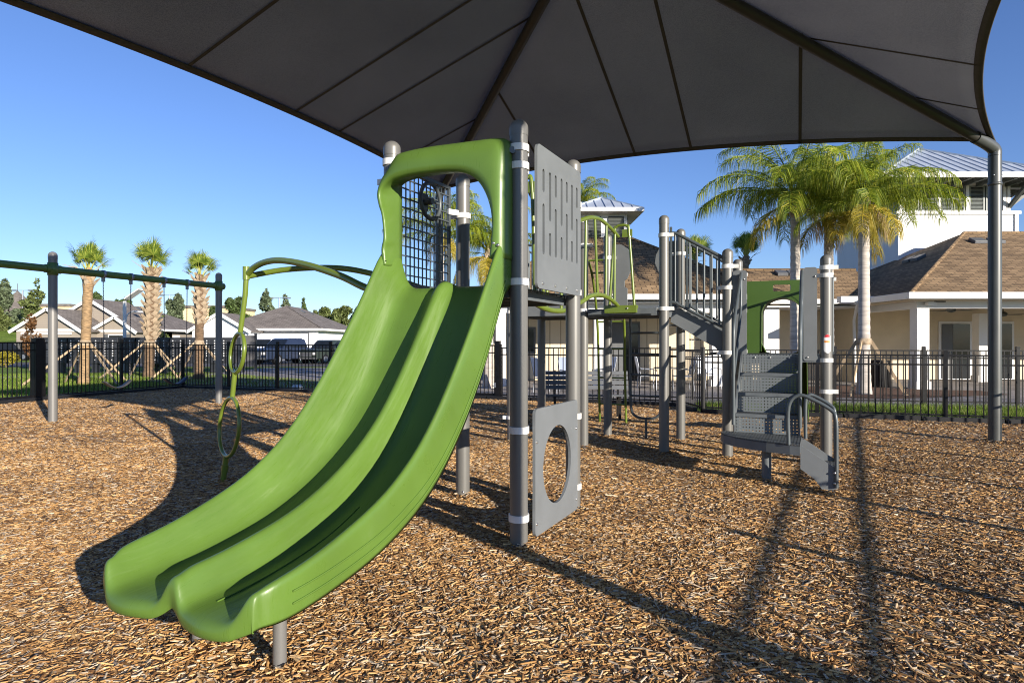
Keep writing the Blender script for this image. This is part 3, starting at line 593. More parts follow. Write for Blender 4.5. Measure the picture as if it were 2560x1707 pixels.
for a0, a1 in ((.945, 1.105), (1.73, 1.875)):
    p = MB().prism([rrect(a0, a1, 1.21, 2.3, .03)], (0, 4.14, 0), (1, 0, 0), (0, 0, 1), .02).build('entry_panel', M['panel'], PS, bevel=.003)
    bolt(p, ((a0 + a1) / 2 + .05, 4.128, 2.19), (0, -1, 0)); bolt(p, ((a0 + a1) / 2 - .03, 4.128, 1.25), (0, -1, 0))
# platform, leg and bottom step
pl = [(A1 + .03, 3.41), (A0 - .1, 3.41), (A0 - .14, 3.3), (A0 - .09, 3.14), (A0 + .04, 2.98), (A0 + .2, 2.86), (A0 + .36, 2.78), (A1 - .06, 2.7), (A1 + .03, 2.68)]
po = MB().prism([pl], (0, 0, .43), (1, 0, 0), (0, 1, 0), .012).build('platform', M['perf2'], PS, uv=True)
rim = MB(); k = len(pl); rim.add([(x, y, .437) for x, y in pl] + [(x, y, .335) for x, y in pl], [(i, (i + 1) % k, k + (i + 1) % k, k + i) for i in range(k)]); rim.build('rim', M['deck'], po)
MB().cyl((1.41, 2.98, -.08), (1.41, 2.98, .425), .047, 20).build('platform_leg', M['deck'], PS)
for b in (2.69, 3.22):
    MB().prism([[(1.735, .44), (1.735, .21), (1.86, .12), (1.93, .02), (1.95, -.03), (2.04, -.03), (2.06, .235), (1.99, .27)]], (0, b, 0), (1, 0, 0), (0, 0, 1), .012).build('step_side', M['panel'], PS)
    sr = MB().tube(smoothpath(([(1.63, b + .02, .43), (1.63, b + .02, .8), (1.72, b + .02, .915)] if b < 3 else [(1.77, b, .43), (1.77, b, .8), (1.8, b, .88)]) + [ (1.86, b + .01, .87), (2.0, b, .785), (2.04, b - .02, .7), (2.045, b - .02, .4), (2.045, b - .02, .06)], 6), .018, 12).build('step_rail', M['rail'], PS)
    bolt(sr, (2.03, b - .03, .2), (0, -1, 0)); bolt(sr, (2.03, b - .03, .1), (0, -1, 0))
MB().bx(1.8, 2.04, 2.697, 3.213, .2, .22).build('tread', M['perf2'], PS, uv=True)
# --- green arch at the back of deck four and its slide
ar = [(1.0, 1.28), (1.0, 2.26), (1.87, 2.26), (1.87, 1.28), (1.715, 1.28), (1.712, 1.6), (1.705, 1.8)] + [(1.435 + .27 * math.cos(t), 1.8 + .275 * math.sin(t)) for t in np.linspace(0, math.pi, 19)][1:-1] + [(1.165, 1.8), (1.158, 1.6), (1.155, 1.28)]
ga = MB().prism([ar[::-1], rrect(1.33, 1.55, 2.115, 2.205, .02)[::-1]], (0, 5.27, 0), (1, 0, 0), (0, 0, 1), .05).build('arch_panel', M['greenp'], PS, bevel=.008)
MB().prism([[(x, z) for x, z in [(1.69, 1.3), (1.675, 1.84)] + [(1.435 + .25 * math.cos(t), 1.82 + .205 * math.sin(t)) for t in np.linspace(0, math.pi, 15)] + [(1.18, 1.3), (1.13, 1.3)] + [(1.435 - .31 * math.cos(t), 1.82 + .27 * math.sin(t)) for t in np.linspace(0, math.pi, 15)] + [(1.74, 1.3)]]], (0, 5.46, 0), (1, 0, 0), (0, 0, 1), .42).build('tunnel_lip', M['greenp'], ga)
def rs(t, zf, h): return [Vector((1.435 + d, 5.33 + t, z)) for d, z in ((-.31, zf - .03), (-.31, zf + h), (-.29, zf + h + .01), (-.26, zf + h * .7), (-.2, zf + .02), (-.14, zf), (.14, zf), (.2, zf + .02), (.26, zf + h * .7), (.29, zf + h + .01), (.31, zf + h), (.31, zf - .03))]
X2 = [0, .15, .35, .7, 1.05, 1.35, 1.6, 1.85]; Z2 = [1.28, 1.27, 1.1, .72, .42, .27, .22, .2]
rg = [rs(t, float(np.interp(t, X2, Z2)), .14 + (.1 if t < .3 else 0)) for t in np.linspace(0, 1.85, 16)]
s2 = MB().loft(rg).build('rear_slide', M['greenp'], PS); _s = s2.modifiers.new('solid', 'SOLIDIFY'); _s.thickness = .012
MB().cyl((1.435, 6.95, -.05), (1.435, 6.95, .21), .03, 14).build('slide_leg', M['swingpost'], PS)
# --- warning label on the entry post
def label_patch(z0, z1, ang0, ang1, r, m, name, round_=0):
    b = MB(); n = 14; rows = 10; vs = []; mid = (ang0 + ang1) / 2; half = (ang1 - ang0) / 2; cr = half * r
    for i in range(rows + 1):
        z = z0 + (z1 - z0) * i / rows; wk = 1.0
        for zz, on in ((z1, round_ & 1), (z0, round_ & 2)):
            dd = abs(z - zz)
            if on and dd < cr: wk = min(wk, math.sqrt(max(.02, 1 - ((cr - dd) / cr) ** 2)))
        for k in range(n + 1):
            a = mid + half * wk * (2 * k / n - 1); vs.append((r * math.cos(a), r * math.sin(a), z))
    b.add(vs, [(i * (n + 1) + k, i * (n + 1) + k + 1, (i + 1) * (n + 1) + k + 1, (i + 1) * (n + 1) + k) for i in range(rows) for k in range(n)], True)
    return b.build(name, m, POSTS['Q9'])
M['lwhite'] = mat('label_white', (.8, .8, .78), .4, 0, .03); M['lred'] = mat('label_red', (.55, .03, .04), .4, 0, .1); M['lorange'] = mat('label_orange', (.75, .3, .08), .4, 0, .2, 60)
_va = math.radians(-80)
lw = label_patch(1.3, 1.52, _va - .62, _va + .62, PR + .0015, M['lwhite'], 'warning_label', 3); label_patch(1.485, 1.517, _va - .5, _va + .5, PR + .0028, M['lred'], 'label_band', 1); label_patch(1.424, 1.446, _va - .52, _va + .52, PR + .0028, M['lorange'], 'label_band')
# ------------------------------------------------------------------ shade canopy
def fabric_mat():
    m, t, P, N, L = nt('shade_fabric')
    tc = N.new('ShaderNodeTexCoord'); n1 = N.new('ShaderNodeTexNoise'); n1.inputs['Scale'].default_value = 85; n1.inputs['Detail'].default_value = 4; L.new(tc.outputs['Object'], n1.inputs['Vector'])
    n2 = N.new('ShaderNodeTexNoise'); n2.inputs['Scale'].default_value = .8; n2.inputs['Detail'].default_value = 4; L.new(tc.outputs['Object'], n2.inputs['Vector'])
    a = rampnode(N, [(.32, (.26, .305, .39)), (.68, (.43, .49, .60))]); L.new(n1.outputs[0], a.inputs[0])
    b = rampnode(N, [(.3, (.9, .9, .92)), (.7, (1.1, 1.08, 1.06))]); L.new(n2.outputs[0], b.inputs[0])
    mx = N.new('ShaderNodeMix'); mx.data_type = 'RGBA'; mx.blend_type = 'MULTIPLY'; mx.inputs[0].default_value = 1; L.new(a.outputs[0], mx.inputs[6]); L.new(b.outputs[0], mx.inputs[7]); L.new(mx.outputs[2], P.inputs['Base Color'])
    P.inputs['Roughness'].default_value = .9; P.inputs['Specular IOR Level'].default_value = .15
    tr = N.new('ShaderNodeBsdfTranslucent'); wm = N.new('ShaderNodeMix'); wm.data_type = 'RGBA'; wm.blend_type = 'MULTIPLY'; wm.inputs[0].default_value = 1; wm.inputs[7].default_value = (1.0, .88, .78, 1); L.new(mx.outputs[2], wm.inputs[6]); L.new(wm.outputs[2], tr.inputs['Color']); ms = N.new('ShaderNodeMixShader'); ms.inputs[0].default_value = .4
    L.new(P.outputs[0], ms.inputs[1]); L.new(tr.outputs[0], ms.inputs[2]); L.new(ms.outputs[0], t.nodes['Material Output'].inputs['Surface'])
    return m
M['fabric'] = fabric_mat()
M['rafter'] = mat('rafter_paint', (.035, .033, .03), .45, .1, .05, 3)
CA = Vector((-1.48, 12.93, 4.52)); CC = Vector((6.9, 9.09, 4.30)); CD = Vector((3.01, .62, 4.32)); CB = Vector((-5.31, 4.57, 4.46)); CP = Vector((.8, 6.83, 6.04))
CN = thing('shade_canopy', 'large dark grey fabric shade canopy on steel posts over the play structure', 'shade canopy', (CP.x, CP.y, 0))
_o = Vector((CP.x, CP.y, 0)); loc = lambda p: Vector(p) - _o
def canopy_panel(p, q, depth, seams):
    mid = (p + q) / 2; inn = (CP - mid).normalized(); L = (q - p)
    def edge(u): return p + L * u + inn * (4 * depth * u * (1 - u))
    nU, nV = 40, 14; vs = []; n = L.cross(CP - p).normalized(); n = n if n.z > 0 else -n
    for j in range(nV + 1):
        r = j / nV
        for i in range(nU + 1): vs.append(loc(edge(i / nU).lerp(CP, r)))
    b = MB(); b.add(vs, [(j * (nU + 1) + i, j * (nU + 1) + i + 1, (j + 1) * (nU + 1) + i + 1, (j + 1) * (nU + 1) + i) for j in range(nV) for i in range(nU)], True)
    o = b.build('fabric_panel', M['fabric'], CN, fix=False); s = o.modifiers.new('solid', 'SOLIDIFY'); s.thickness = .006; s.offset = 1
    h = MB(); dn = -n * .012; E = [edge(i / 48) for i in range(49)]
    h.loft([[loc(e + dn) for e in E], [loc(e.lerp(CP, .022) + dn) for e in E]]); ho = h.build('hem', M['hem'], o, fix=False); s = ho.modifiers.new('solid', 'SOLIDIFY'); s.thickness = .008
    h2 = MB().tube([loc(e) for e in E], .014, 8); h2.build('edge_cable', M['hem'], o)
    Ln = L.normalized(); across = n.cross(Ln); across = across if across.dot(inn) > 0 else -across
    for u in seams:
        e = edge(u); target = (p if u < .5 else q)         # run up to the rafter target->CP
        d2 = CP - target; w = target - e
        a1, a2 = across, d2; A_ = np.array([[a1.x, -a2.x], [a1.y, -a2.y], [a1.z, -a2.z]]); x, *_ = np.linalg.lstsq(A_, np.array([w.x, w.y, w.z]), rcond=None)
        end = e + across * float(x[0]); sd = Ln * .022
        MB().loft([[loc(e + dn - sd), loc(e + dn + sd)], [loc(end + dn - sd), loc(end + dn + sd)]]).build('seam', M['hem'], o, fix=False)
    return o
cp = canopy_panel(CA, CC, .5, (.265, .45, .55, .725)); canopy_panel(CA, CB, .3, (.2, .38, .48, .66)); canopy_panel(CC, CD, .9, (.12, .26, .45, .6, .8)); canopy_panel(CB, CD, .6, (.2, .4, .55, .75))
for c in (CA, CC, CD, CB):
    dn = Vector((0, 0, -.1)); d = (CP - c).normalized(); hd = Vector((d.x, d.y, 0)).normalized()
    foot = Vector((c.x, c.y, -.15)); top = Vector((c.x, c.y, c.z - .22))
    po = MB().tube([loc(foot), loc(top)], .083, 24, cap=False)
    elbow = smoothpath([top, top + Vector((0, 0, .07)), c + hd * .05 + Vector((0, 0, -.1)), c + hd * .22 + Vector((0, 0, -.1 + .06)), c + d * .42 + Vector((0, 0, -.1))], 4)
    po.tube([loc(p) for p in elbow], .083, 24); po = po.build('post', M['postdark'], CN)
    MB().lathe([(.084, -.02), (.089, -.02), (.089, .02), (.084, .02)], loc((c.x, c.y, c.z - .62)), 24).build('collar', M['postdark'], po)
    for s in (-1, 1): newobj('bolt', _boltm, po, loc((c.x + .06 * s, c.y - .062, c.z - .5)), (math.radians(90), 0, 0))
    MB().tube([loc(c + d * .35 + Vector((0, 0, -.1))), loc(CP + Vector((0, 0, -.1)))], .068, 18).build('rafter', M['rafter'], CN)
MB().lathe([(.001, .12), (.12, .1), (.12, -.1), (.001, -.12)], loc(CP + Vector((0, 0, -.12))), 20).build('peak_hub', M['postdark'], CN)
_e = CA.lerp(CB, .135) + (CP - (CA + CB) / 2).normalized() * .22
MB().box(loc(_e + Vector((0, 0, -.02))), (.18, .12, .004), Matrix.Rotation(-.5, 3, 'Z') @ Matrix.Rotation(.0, 3, 'X')).build('label_tag', M['white'], CN)

# ------------------------------------------------------------------ swing set
W1 = Vector((-8.127, 11.256, 0)); W2 = Vector((-6.763, 14.669, 0)); WD = (W2 - W1).normalized(); W0 = W1 - WD * 3.68; BZ = 2.72
SW = thing('swing_frame', 'dark green beam swing frame on grey posts', 'swing frame', tuple(W1)); wl = lambda p: Vector(p) - W1
for p in (W0, W1, W2):
    o = MB().lathe([(.072, -.1), (.072, 2.95)], wl(p), 24).build('post', M['swingpost'], SW)
    MB().lathe([(.074, 2.9), (.074, 2.955)] + [(.074 * math.cos(t), 2.955 + .074 * math.sin(t)) for t in [math.radians(k) for k in range(15, 90, 15)]] + [(.001, 3.03)], wl(p), 24).build('cap', M['swingpost'], o)
bo = MB().tube([wl(W0 + Vector((0, 0, BZ))), wl(W2 + Vector((0, 0, BZ)))], .064, 20).build('beam', M['dgreen'], SW)
for p in (W0, W1, W2):
    MB().tube([wl(p - WD * .13 + Vector((0, 0, BZ))), wl(p + WD * .13 + Vector((0, 0, BZ)))], .075, 20).build('beam_sleeve', M['dgreen'], bo)
    MB().lathe([(.073, -.11), (.083, -.11), (.083, .11), (.073, .11)], wl(p + Vector((0, 0, BZ))), 24).build('yoke', M['dgreen'], bo)
def linkmesh():
    b = MB(); b.tube([(.009 * math.cos(t), 0, .019 * math.sin(t)) for t in np.linspace(0, 2 * math.pi, 9)[:-1]], .0042, 5, closed=True); return b
_lk = linkmesh()
def chain(p, q, name, parent, off):
    b = MB(); d = Vector(q) - Vector(p); n = int(d.length / .031); zq = d.normalized().to_track_quat('Z', 'Y').to_matrix()
    for k in range(n):
        R = zq @ Matrix.Rotation(math.pi / 2 * (k % 2), 3, 'Z'); c = Vector(p) + d * ((k + .5) / n) - off
        b.add([c + R @ Vector(v) for v in _lk.v], _lk.f, True)
    return b.build(name, M['chain'], parent, fix=False)
for i, (u0, u1, zs_, lab) in enumerate(((.251, .405, .68, 'black belt swing hanging beside the green bay post with the tall shade line'), (.609, .765, .67, 'black belt swing hanging nearer the fence corner end of the beam'))):
    lab = ('weathered grey belt swing hanging in front of the smooth trunked palm', 'blue-black belt swing hanging in front of the leaning wooden palm braces')[i]
    p = W1.lerp(W2, u0); q = W1.lerp(W2, u1); m = (p + q) / 2
    T = thing('belt_swing', lab, 'swing', (m.x, m.y, 0), 0, 'belt swings on the green beam'); off = Vector((m.x, m.y, 0))
    s0 = p.lerp(q, .04); s1 = q.lerp(p, .04)
    for c, s in ((p, s0), (q, s1)):
        MB().lathe([(.063, -.022), (.077, -.022), (.077, .022), (.063, .022)], n=20).build('hanger_band', M['galv'], bo, loc=wl(c + Vector((0, 0, BZ))), rot=WD.to_track_quat('Z', 'Y').to_euler())
        MB().box(wl(c + Vector((0, 0, BZ - .1))), (.045, .05, .09)).build('hanger', M['galv'], bo)
        chain(c + Vector((0, 0, BZ - .13)), s + Vector((0, 0, zs_)), 'chain', T, off)
    nrm = Vector((-WD.y, WD.x, 0)); rows = []
    for k in range(13):
        t = k / 12; z = zs_ - .13 * (1 - (2 * t - 1) ** 2); c = s0.lerp(s1, t) + Vector((0, 0, z)) - off; rows.append([c - nrm * .065, c + nrm * .065])
    o = MB().loft(rows).build('seat', mat('belt', (.04, .04, .043) if i == 0 else (.02, .03, .05), .45, 0, .2, 12), T); s = o.modifiers.new('solid', 'SOLIDIFY'); s.thickness = .012

# ------------------------------------------------------------------ fences
def fence(label, p, q, H=1.22, sp=.12, posts=True, name='picket_fence', z0=.0, bay=1.83, ends=(True, True), group='black aluminium fence runs', wide=1.0):
    p = Vector((p[0], p[1], 0)); q = Vector((q[0], q[1], 0)); L = (q - p).length; rz = math.atan2((q - p).y, (q - p).x)
    T = thing(name, label, 'fence', (p.x, p.y, z0), rz, group)
    for z, hh in ((H - .015, .03), (H - .185, .03), (.1, .03)): MB().bx(0, L, -.014, .014, z - hh / 2, z + hh / 2).build('rail', M['black'], T)
    pk = MB().bx(-.009 * wide, .009 * wide, -.009, .009, .045, H - .031).mesh('picket', M['black']); n = int(L / sp)
    pm = MB().bx(-.034, .034, -.034, .034, -.06, H + .05).box((0, 0, H + .058), (.082, .082, .016)).box((0, 0, H + .073), (.06, .06, .014)).mesh('post', M['black']); nb = max(1, round(L / bay))
    px_ = [L * k / nb for k in range(nb + 1)]
    for k in range(n):
        x = (k + .5) * L / n
        if min(abs(x - c) for c in px_) > .05: newobj('picket', pk, T, (x, 0, 0))
    for k, x in enumerate(px_):
        if (k == 0 and not ends[0]) or (k == nb and not ends[1]): continue
        newobj('post', pm, T, (x, 0, 0))
    return T
fence('black picket fence running behind the swing set to its corner', FL2, FC, 1.43)
fence('black picket fence in front of the parked cars behind the twin slide', FC, (-1.62, 16.58), 1.36, ends=(False, True))
fence('black picket fence behind the grey slatted bench', (-.3, 16.02), FG, 1.3, ends=(True, True))
fence('short black picket fence run turning back beside the grass strip', FG, FJ, 1.25, ends=(False, True))
fence('black picket fence in front of the tufted grass strip', FJ, FR, 1.2, ends=(False, True))
fence('black picket fence along the paver walk beyond the grass strip', (3.9, 15.75), (15.0, 13.45), 1.28, ends=(True, True), z0=-.03, bay=1.9)
fence('black picket fence on the side of the playground beyond the canopy post', FR, FE, 1.2, ends=(False, True))
def gate(label, p, q, H, bigpost):
    p = Vector((p[0], p[1], 0)); q = Vector((q[0], q[1], 0)); L = (q - p).length; rz = math.atan2((q - p).y, (q - p).x)
    T = thing('gate', label, 'gate', (p.x, p.y, 0), rz)
    for z, hh in ((H - .015, .035), (H - .2, .03), (.1, .07)): MB().bx(.06, L - .06, -.016, .016, z - hh / 2, z + hh / 2).build('rail', M['black'], T)
    for x in (.06, L - .06): MB().bx(x - .028, x + .028, -.027, .027, .05, H).build('stile', M['black'], T)
    pk = MB().bx(-.009, .009, -.009, .009, .13, H - .031).mesh('picket', M['black']); n = int(L / .12)
    for k in range(n): newobj('picket', pk, T, (.1 + (k + .5) * (L - .2) / n, 0, 0))
    for x, r in ((0, bigpost[0]), (L, bigpost[1])):
        o = MB().bx(x - r, x + r, -r, r, -.05, H + .08).box((x, 0, H + .09), (r * 2.3, r * 2.3, .02)).build('post', M['black'], T)
    for z in (.35, H - .3): MB().box((L - .05, -.05, z), (.05, .03, .12)).build('hinge', M['galv'] if z < .5 else M['black'], T)
    return T
gate('black picket gate at the end of the swing set fence with a thick hinge post', FL1 - (FL2 - FL1) * .2, FL2 - (FL2 - FL1).normalized() * .14, 1.43, (.05, .085))
fence('black picket fence run beyond the swing set gate', FL0, FL1 - (FL2 - FL1) * .25, 1.43, ends=(True, True))
gate('black picket gate onto the paver patio between two thick posts', (-1.56, 16.55), (-.36, 16.04), 1.36, (.05, .06))
sheet('threshold', [(FL1.x - .6, FL1.y - .2), (FL2.x - .3, FL2.y - .05), (FL2.x + .05, FL2.y - .15), (FL1.x - .2, FL1.y - .35)], .06, M['concrete'])
# plastic border timbers
BT = thing('playground_border', 'low black plastic border timbers edging the wood chips below the fences', 'border', (0, 0, 0))
bmz = MB().bx(.012, 1.19, -.05, .05, -.08, .085).bx(0.03, .09, -.062, .062, -.08, .06).mesh('border_timber', M['blackplastic'])
def border(p, q):
    p = Vector((p[0], p[1], 0)); q = Vector((q[0], q[1], 0)); d = (q - p); n = max(1, round(d.length / 1.22)); rz = math.atan2(d.y, d.x)
    for k in range(n):
        c = p + d * (k / n); o = newobj('border_timber', bmz, BT, (c.x, c.y, vr(-.008, .008)), (0, 0, rz + vr(-.006, .006))); o.scale = (d.length / n / 1.2, 1, 1)
inn = lambda p, q, k=.16: ((Vector(p) + Vector(((Vector(q) - Vector(p)).normalized().y, -(Vector(q) - Vector(p)).normalized().x)) * k), (Vector(q) + Vector(((Vector(q) - Vector(p)).normalized().y, -(Vector(q) - Vector(p)).normalized().x)) * k))
for p, q in ((FL1, FC), (FC, FG), (FG, FJ), (FJ, FR)): border(*inn(p, q))
# ------------------------------------------------------------------ bench
BN = thing('bench', 'grey slatted park bench with backrest behind the climbers', 'bench', (1.41, 12.0, 0), math.radians(-4))
M['bench'] = mat('bench_coating', (.09, .1, .115), .5, 0, .1, 8)
for k, z in enumerate((.56, .65, .74, .83)): MB().box((0, .22 + .035 * k, z), (1.6, .025, .075), Matrix.Rotation(-.25, 3, 'X')).build('back_slat', M['bench'], BN)
for k in range(4): MB().box((0, -.2 + .11 * k, .44 - .008 * k), (1.6, .095, .03)).build('seat_slat', M['bench'], BN)
for x in (-.6, .6):
    o = MB().bar((x, -.2, -.03), (x, -.2, .43), .05, .05, (1, 0, 0)).bar((x, .2, -.03), (x, .2, .43), .05, .05, (1, 0, 0)).bar((x, -.25, .41), (x, .22, .41), .045, .04).bar((x, .2, .4), (x, .36, .88), .045, .03, (1, 0, 0)).build('leg_frame', M['black'], BN)
# ------------------------------------------------------------------ clubhouse
M['shingle'] = bricky('brown_shingles', (.155, .10, .05), (.29, .195, .105), (.06, .037, .02), .34, .145, .10, .95, .5, .5, .012, .0, .3, 1.4)
M['gshingle'] = bricky('grey_shingles', (.15, .13, .115), (.22, .195, .175), (.07, .06, .055), .5, .2, .08, .95, .5, .4, .01, 0, .35, .7)
M['cream'] = bricky('cream_boards', (.62, .53, .38), (.66, .57, .42), (.40, .33, .23), .41, 30.0, .0008, .8, 0, .35, .012, 0, .1, .6)
M['beige'] = mat('beige_stucco', (.60, .51, .37), .85, 0, .08, 1.5, .15, 90)
M['trim'] = mat('white_trim', (.68, .68, .67), .5, 0, .03, 3)
M['siding'] = mat('white_siding', (.66, .67, .69), .55, 0, .03, 2)
M['metalroof'] = mat('metal_roof', (.42, .47, .54), .35, .25, .12, 1.5)
M['louver'] = mat('grey_louvers', (.20, .225, .22), .55, 0, .1, 8)
M['dbracket'] = mat('bracket_paint', (.07, .08, .075), .55, 0, .1, 8)
M['glass'] = mat('dark_glass', (.012, .015, .018), .08, 0, .2, 2, spec=.4)
M['doorgrey'] = mat('door_grey', (.09, .095, .1), .45, 0, .1, 4)
M['tan'] = bricky('tan_siding', (.27, .235, .195), (.285, .25, .205), (.19, .165, .14), 6.0, .18, .06, .8, .5, .3, .01, 0, .06, .8)
M['wsiding'] = bricky('pale_siding', (.74, .76, .8), (.78, .79, .82), (.55, .57, .62), 6.0, .18, .05, .8, .5, .3, .01, 0, .05, .8)
CH0 = Vector((8, 24, 0)); CH = thing('clubhouse', 'white and cream clubhouse with brown shingle roofs, cupola and shuttered tower', 'building', tuple(CH0))
cl = lambda p: Vector(p) - CH0
def cbx(x0, x1, y0, y1, z0, z1, name, m, parent=None, uv=False, bevel=0):
    return MB().bx(x0 - 8, x1 - 8, y0 - 24, y1 - 24, z0, z1).build(name, m, parent or CH, uv=uv, bevel=bevel)
def hip(name, x0, x1, y0, y1, ze, pitch, m, parent=CH, off=CH0, th=.0, rd=None):
    d = rd if rd else min(x1 - x0, y1 - y0) / 2; zr = ze + pitch * d
    A, B, C, D = Vector((x0, y0, ze)), Vector((x1, y0, ze)), Vector((x1, y1, ze)), Vector((x0, y1, ze))
    if x1 - x0 >= y1 - y0: R0, R1 = Vector((x0 + d, (y0 + y1) / 2, zr)), Vector((x1 - d, (y0 + y1) / 2, zr)); F = [(A, B, R1, R0), (B, C, R1), (C, D, R0, R1), (D, A, R0)]
    else: R0, R1 = Vector(((x0 + x1) / 2, y0 + d, zr)), Vector(((x0 + x1) / 2, y1 - d, zr)); F = [(A, B, R0), (B, C, R1, R0), (C, D, R1), (D, A, R0, R1)]
    b = MB()
    for f in F: b.add([Vector(p) - off for p in f], [tuple(range(len(f)))])
    b.add([Vector(p) - off + Vector((0, 0, -.02)) for p in (D, C, B, A)], [(0, 1, 2, 3)])
    o = b.build(name, m, parent, uv=True, fix=False); return o, R0, R1
def fascia(x0, x1, y0, y1, ze, parent, h=.17, t=.12, off=CH0, m=None, sides='flr'):
    b = MB(); z0, z1 = ze - h + .02, ze + .03; ox, oy = off.x, off.y
    if 'f' in sides: b.bx(x0 - t - ox, x1 + t - ox, y0 - t - oy, y0 - oy, z0, z1)
    if 'l' in sides: b.bx(x0 - t - ox, x0 - ox, y0 + .001 - oy, y1 - oy, z0, z1)
    if 'r' in sides: b.bx(x1 - ox, x1 + t - ox, y0 + .001 - oy, y1 - oy, z0, z1)
    return b.build('fascia', m or M['trim'], parent, bevel=.01)
def ridge_caps(path, parent, off=CH0, m=None):
    o = MB().tube([Vector(p) - off for p in path], .07, 6, cap=True).build('ridge_cap', m or M['shingle'], parent, uv=True)
    return o
# left wing: pyramid roof on a porch
rl, R0, R1 = hip('roof', -1.4, 8.56, 20.5, 30.46, 2.94, .62, M['shingle'])
fascia(-1.4, 8.56, 20.5, 30.46, 2.94, rl)
for c in ((-1.4, 20.5, 2.95), (8.56, 20.5, 2.95)): ridge_caps([Vector(c), R0], rl)
cbx(-1.2, 8.36, 20.7, 30.3, 2.72, 2.76, 'soffit', M['trim'])
cbx(-1.0, 8.2, 21.1, 21.4, 2.4, 2.72, 'porch_beam', M['trim'])
cbx(-1.0, 8.9, 24.2, 24.4, -.05, 2.72, 'wall', M['cream'], uv=True)
cbx(-1.0, -.8, 24.4, 30, -.05, 2.72, 'wall', M['cream'], uv=True)
for x in (-.37, 2.9, 6.8):
    o = cbx(x - .17, x + .17, 21.08, 21.42, -.05, 2.4, 'column', M['trim'], bevel=.01); cbx(x - .21, x + .21, 21.04, 21.46, -.04, .18, 'column_base', M['trim'], o)
dr = cbx(3.72, 4.86, 24.14, 24.2, -.04, 2.2, 'door_frame', M['doorgrey']); cbx(3.8, 4.22, 24.11, 24.145, 0, 2.12, 'door', M['doorgrey'], dr); cbx(4.28, 4.78, 24.115, 24.145, 0, 2.12, 'door', M['glass'], dr)
wn = cbx(-.6, .9, 24.13, 24.2, 1.0, 2.0, 'window', M['doorgrey']); cbx(-.52, .82, 24.12, 24.135, 1.08, 1.92, 'pane', M['glass'], wn)
# cupola
cu = cbx(2.71, 4.45, 24.6, 26.4, 4.6, 6.42, 'cupola', M['trim'])
for x0, x1 in ((2.82, 3.44), (3.72, 4.32)):
    b = MB(); b.bx(x0 - 8, x1 - 8, .55, .6, 5.5, 6.28)
    for k in range(14): b.box(((x0 + x1) / 2 - 8, .545, 5.53 + k * .054), (x1 - x0, .05, .012), Matrix.Rotation(.6, 3, 'X'))
    b.build('louver', M['dbracket'], cu)
b = MB(); b.bx(4.45 - 8, 4.5 - 8, .75, 2.25, 5.5, 6.28)
for k in range(14): b.box((4.51 - 8, 1.5, 5.53 + k * .054), (.05, 1.5, .012), Matrix.Rotation(-.6, 3, 'Y'))
b.build('louver', M['dbracket'], cu)
cbx(2.64, 4.52, 24.53, 26.47, 5.28, 5.42, 'cupola_sill', M['trim'], cu)
cr, c0, c1 = hip('cupola_roof', 2.2, 4.96, 24.1, 26.9, 6.5, .5, M['metalroof']); fascia(2.2, 4.96, 24.1, 26.9, 6.5, cr, .14, .05)
cbx(2.22, 4.94, 24.12, 26.88, 6.38, 6.41, 'cupola_soffit', M['trim'], cr)
def seams_front(x0, x1, y0, ze, pitch, apex, parent, step, off=CH0):      # standing seams on a front hip face
    d = (x1 - x0) / 2; n = int((x1 - x0) / step)
    for k in range(1, n):
        x = x0 + (x1 - x0) * k / n; run = min(x - x0, x1 - x)
        p = Vector((x, y0, ze + .012)); q = Vector((x, y0 + run, ze + pitch * run + .012)); MB().bar(p - off, q - off, .025, .05).build('roof_seam', M['metalroof'], parent)
seams_front(2.2, 4.96, 24.1, 6.5, .5, None, cr, .34)
for s, (x, y) in ((1, (4.96, 24.1)), (1, (2.2, 24.1))): MB().bar(cl((x, y, 6.52)), cl(Vector(c0) + Vector((0, 0, .02))), .05, .06).build('hip_cap', M['metalroof'], cr)
# connecting roof and wall
b = MB(); zc = 4.26
for f in (((6.5, 22.3, 2.9), (13.5, 22.3, 2.9), (13.5, 25.02, zc), (6.5, 25.02, zc)), ((6.5, 25.02, zc), (13.5, 25.02, zc), (13.5, 27.7, 2.9), (6.5, 27.7, 2.9))): b.add([cl(p) for p in f], [(0, 1, 2, 3)])
rc_ = b.build('roof', M['shingle'], CH, uv=True, fix=False); ridge_caps([(6.5, 25.02, zc), (13.5, 25.02, zc)], rc_)
cbx(8.7, 12.2, 22.18, 22.3, 2.76, 2.93, 'fascia', M['trim'], rc_, bevel=.01)
cbx(8.2, 13.6, 22.35, 26.3, 2.66, 2.7, 'soffit', M['trim']); cbx(8.2, 13.4, 24.7, 24.9, -.05, 2.66, 'wall', M['beige'])
cbx(8.95, 9.5, 22.6, 22.9, -.04, 2.66, 'column', M['trim'])
MB().box(cl((9.62, 24.62, 2.34)), (.36, .12, .12)).build('exit_light', M['trim'], CH)
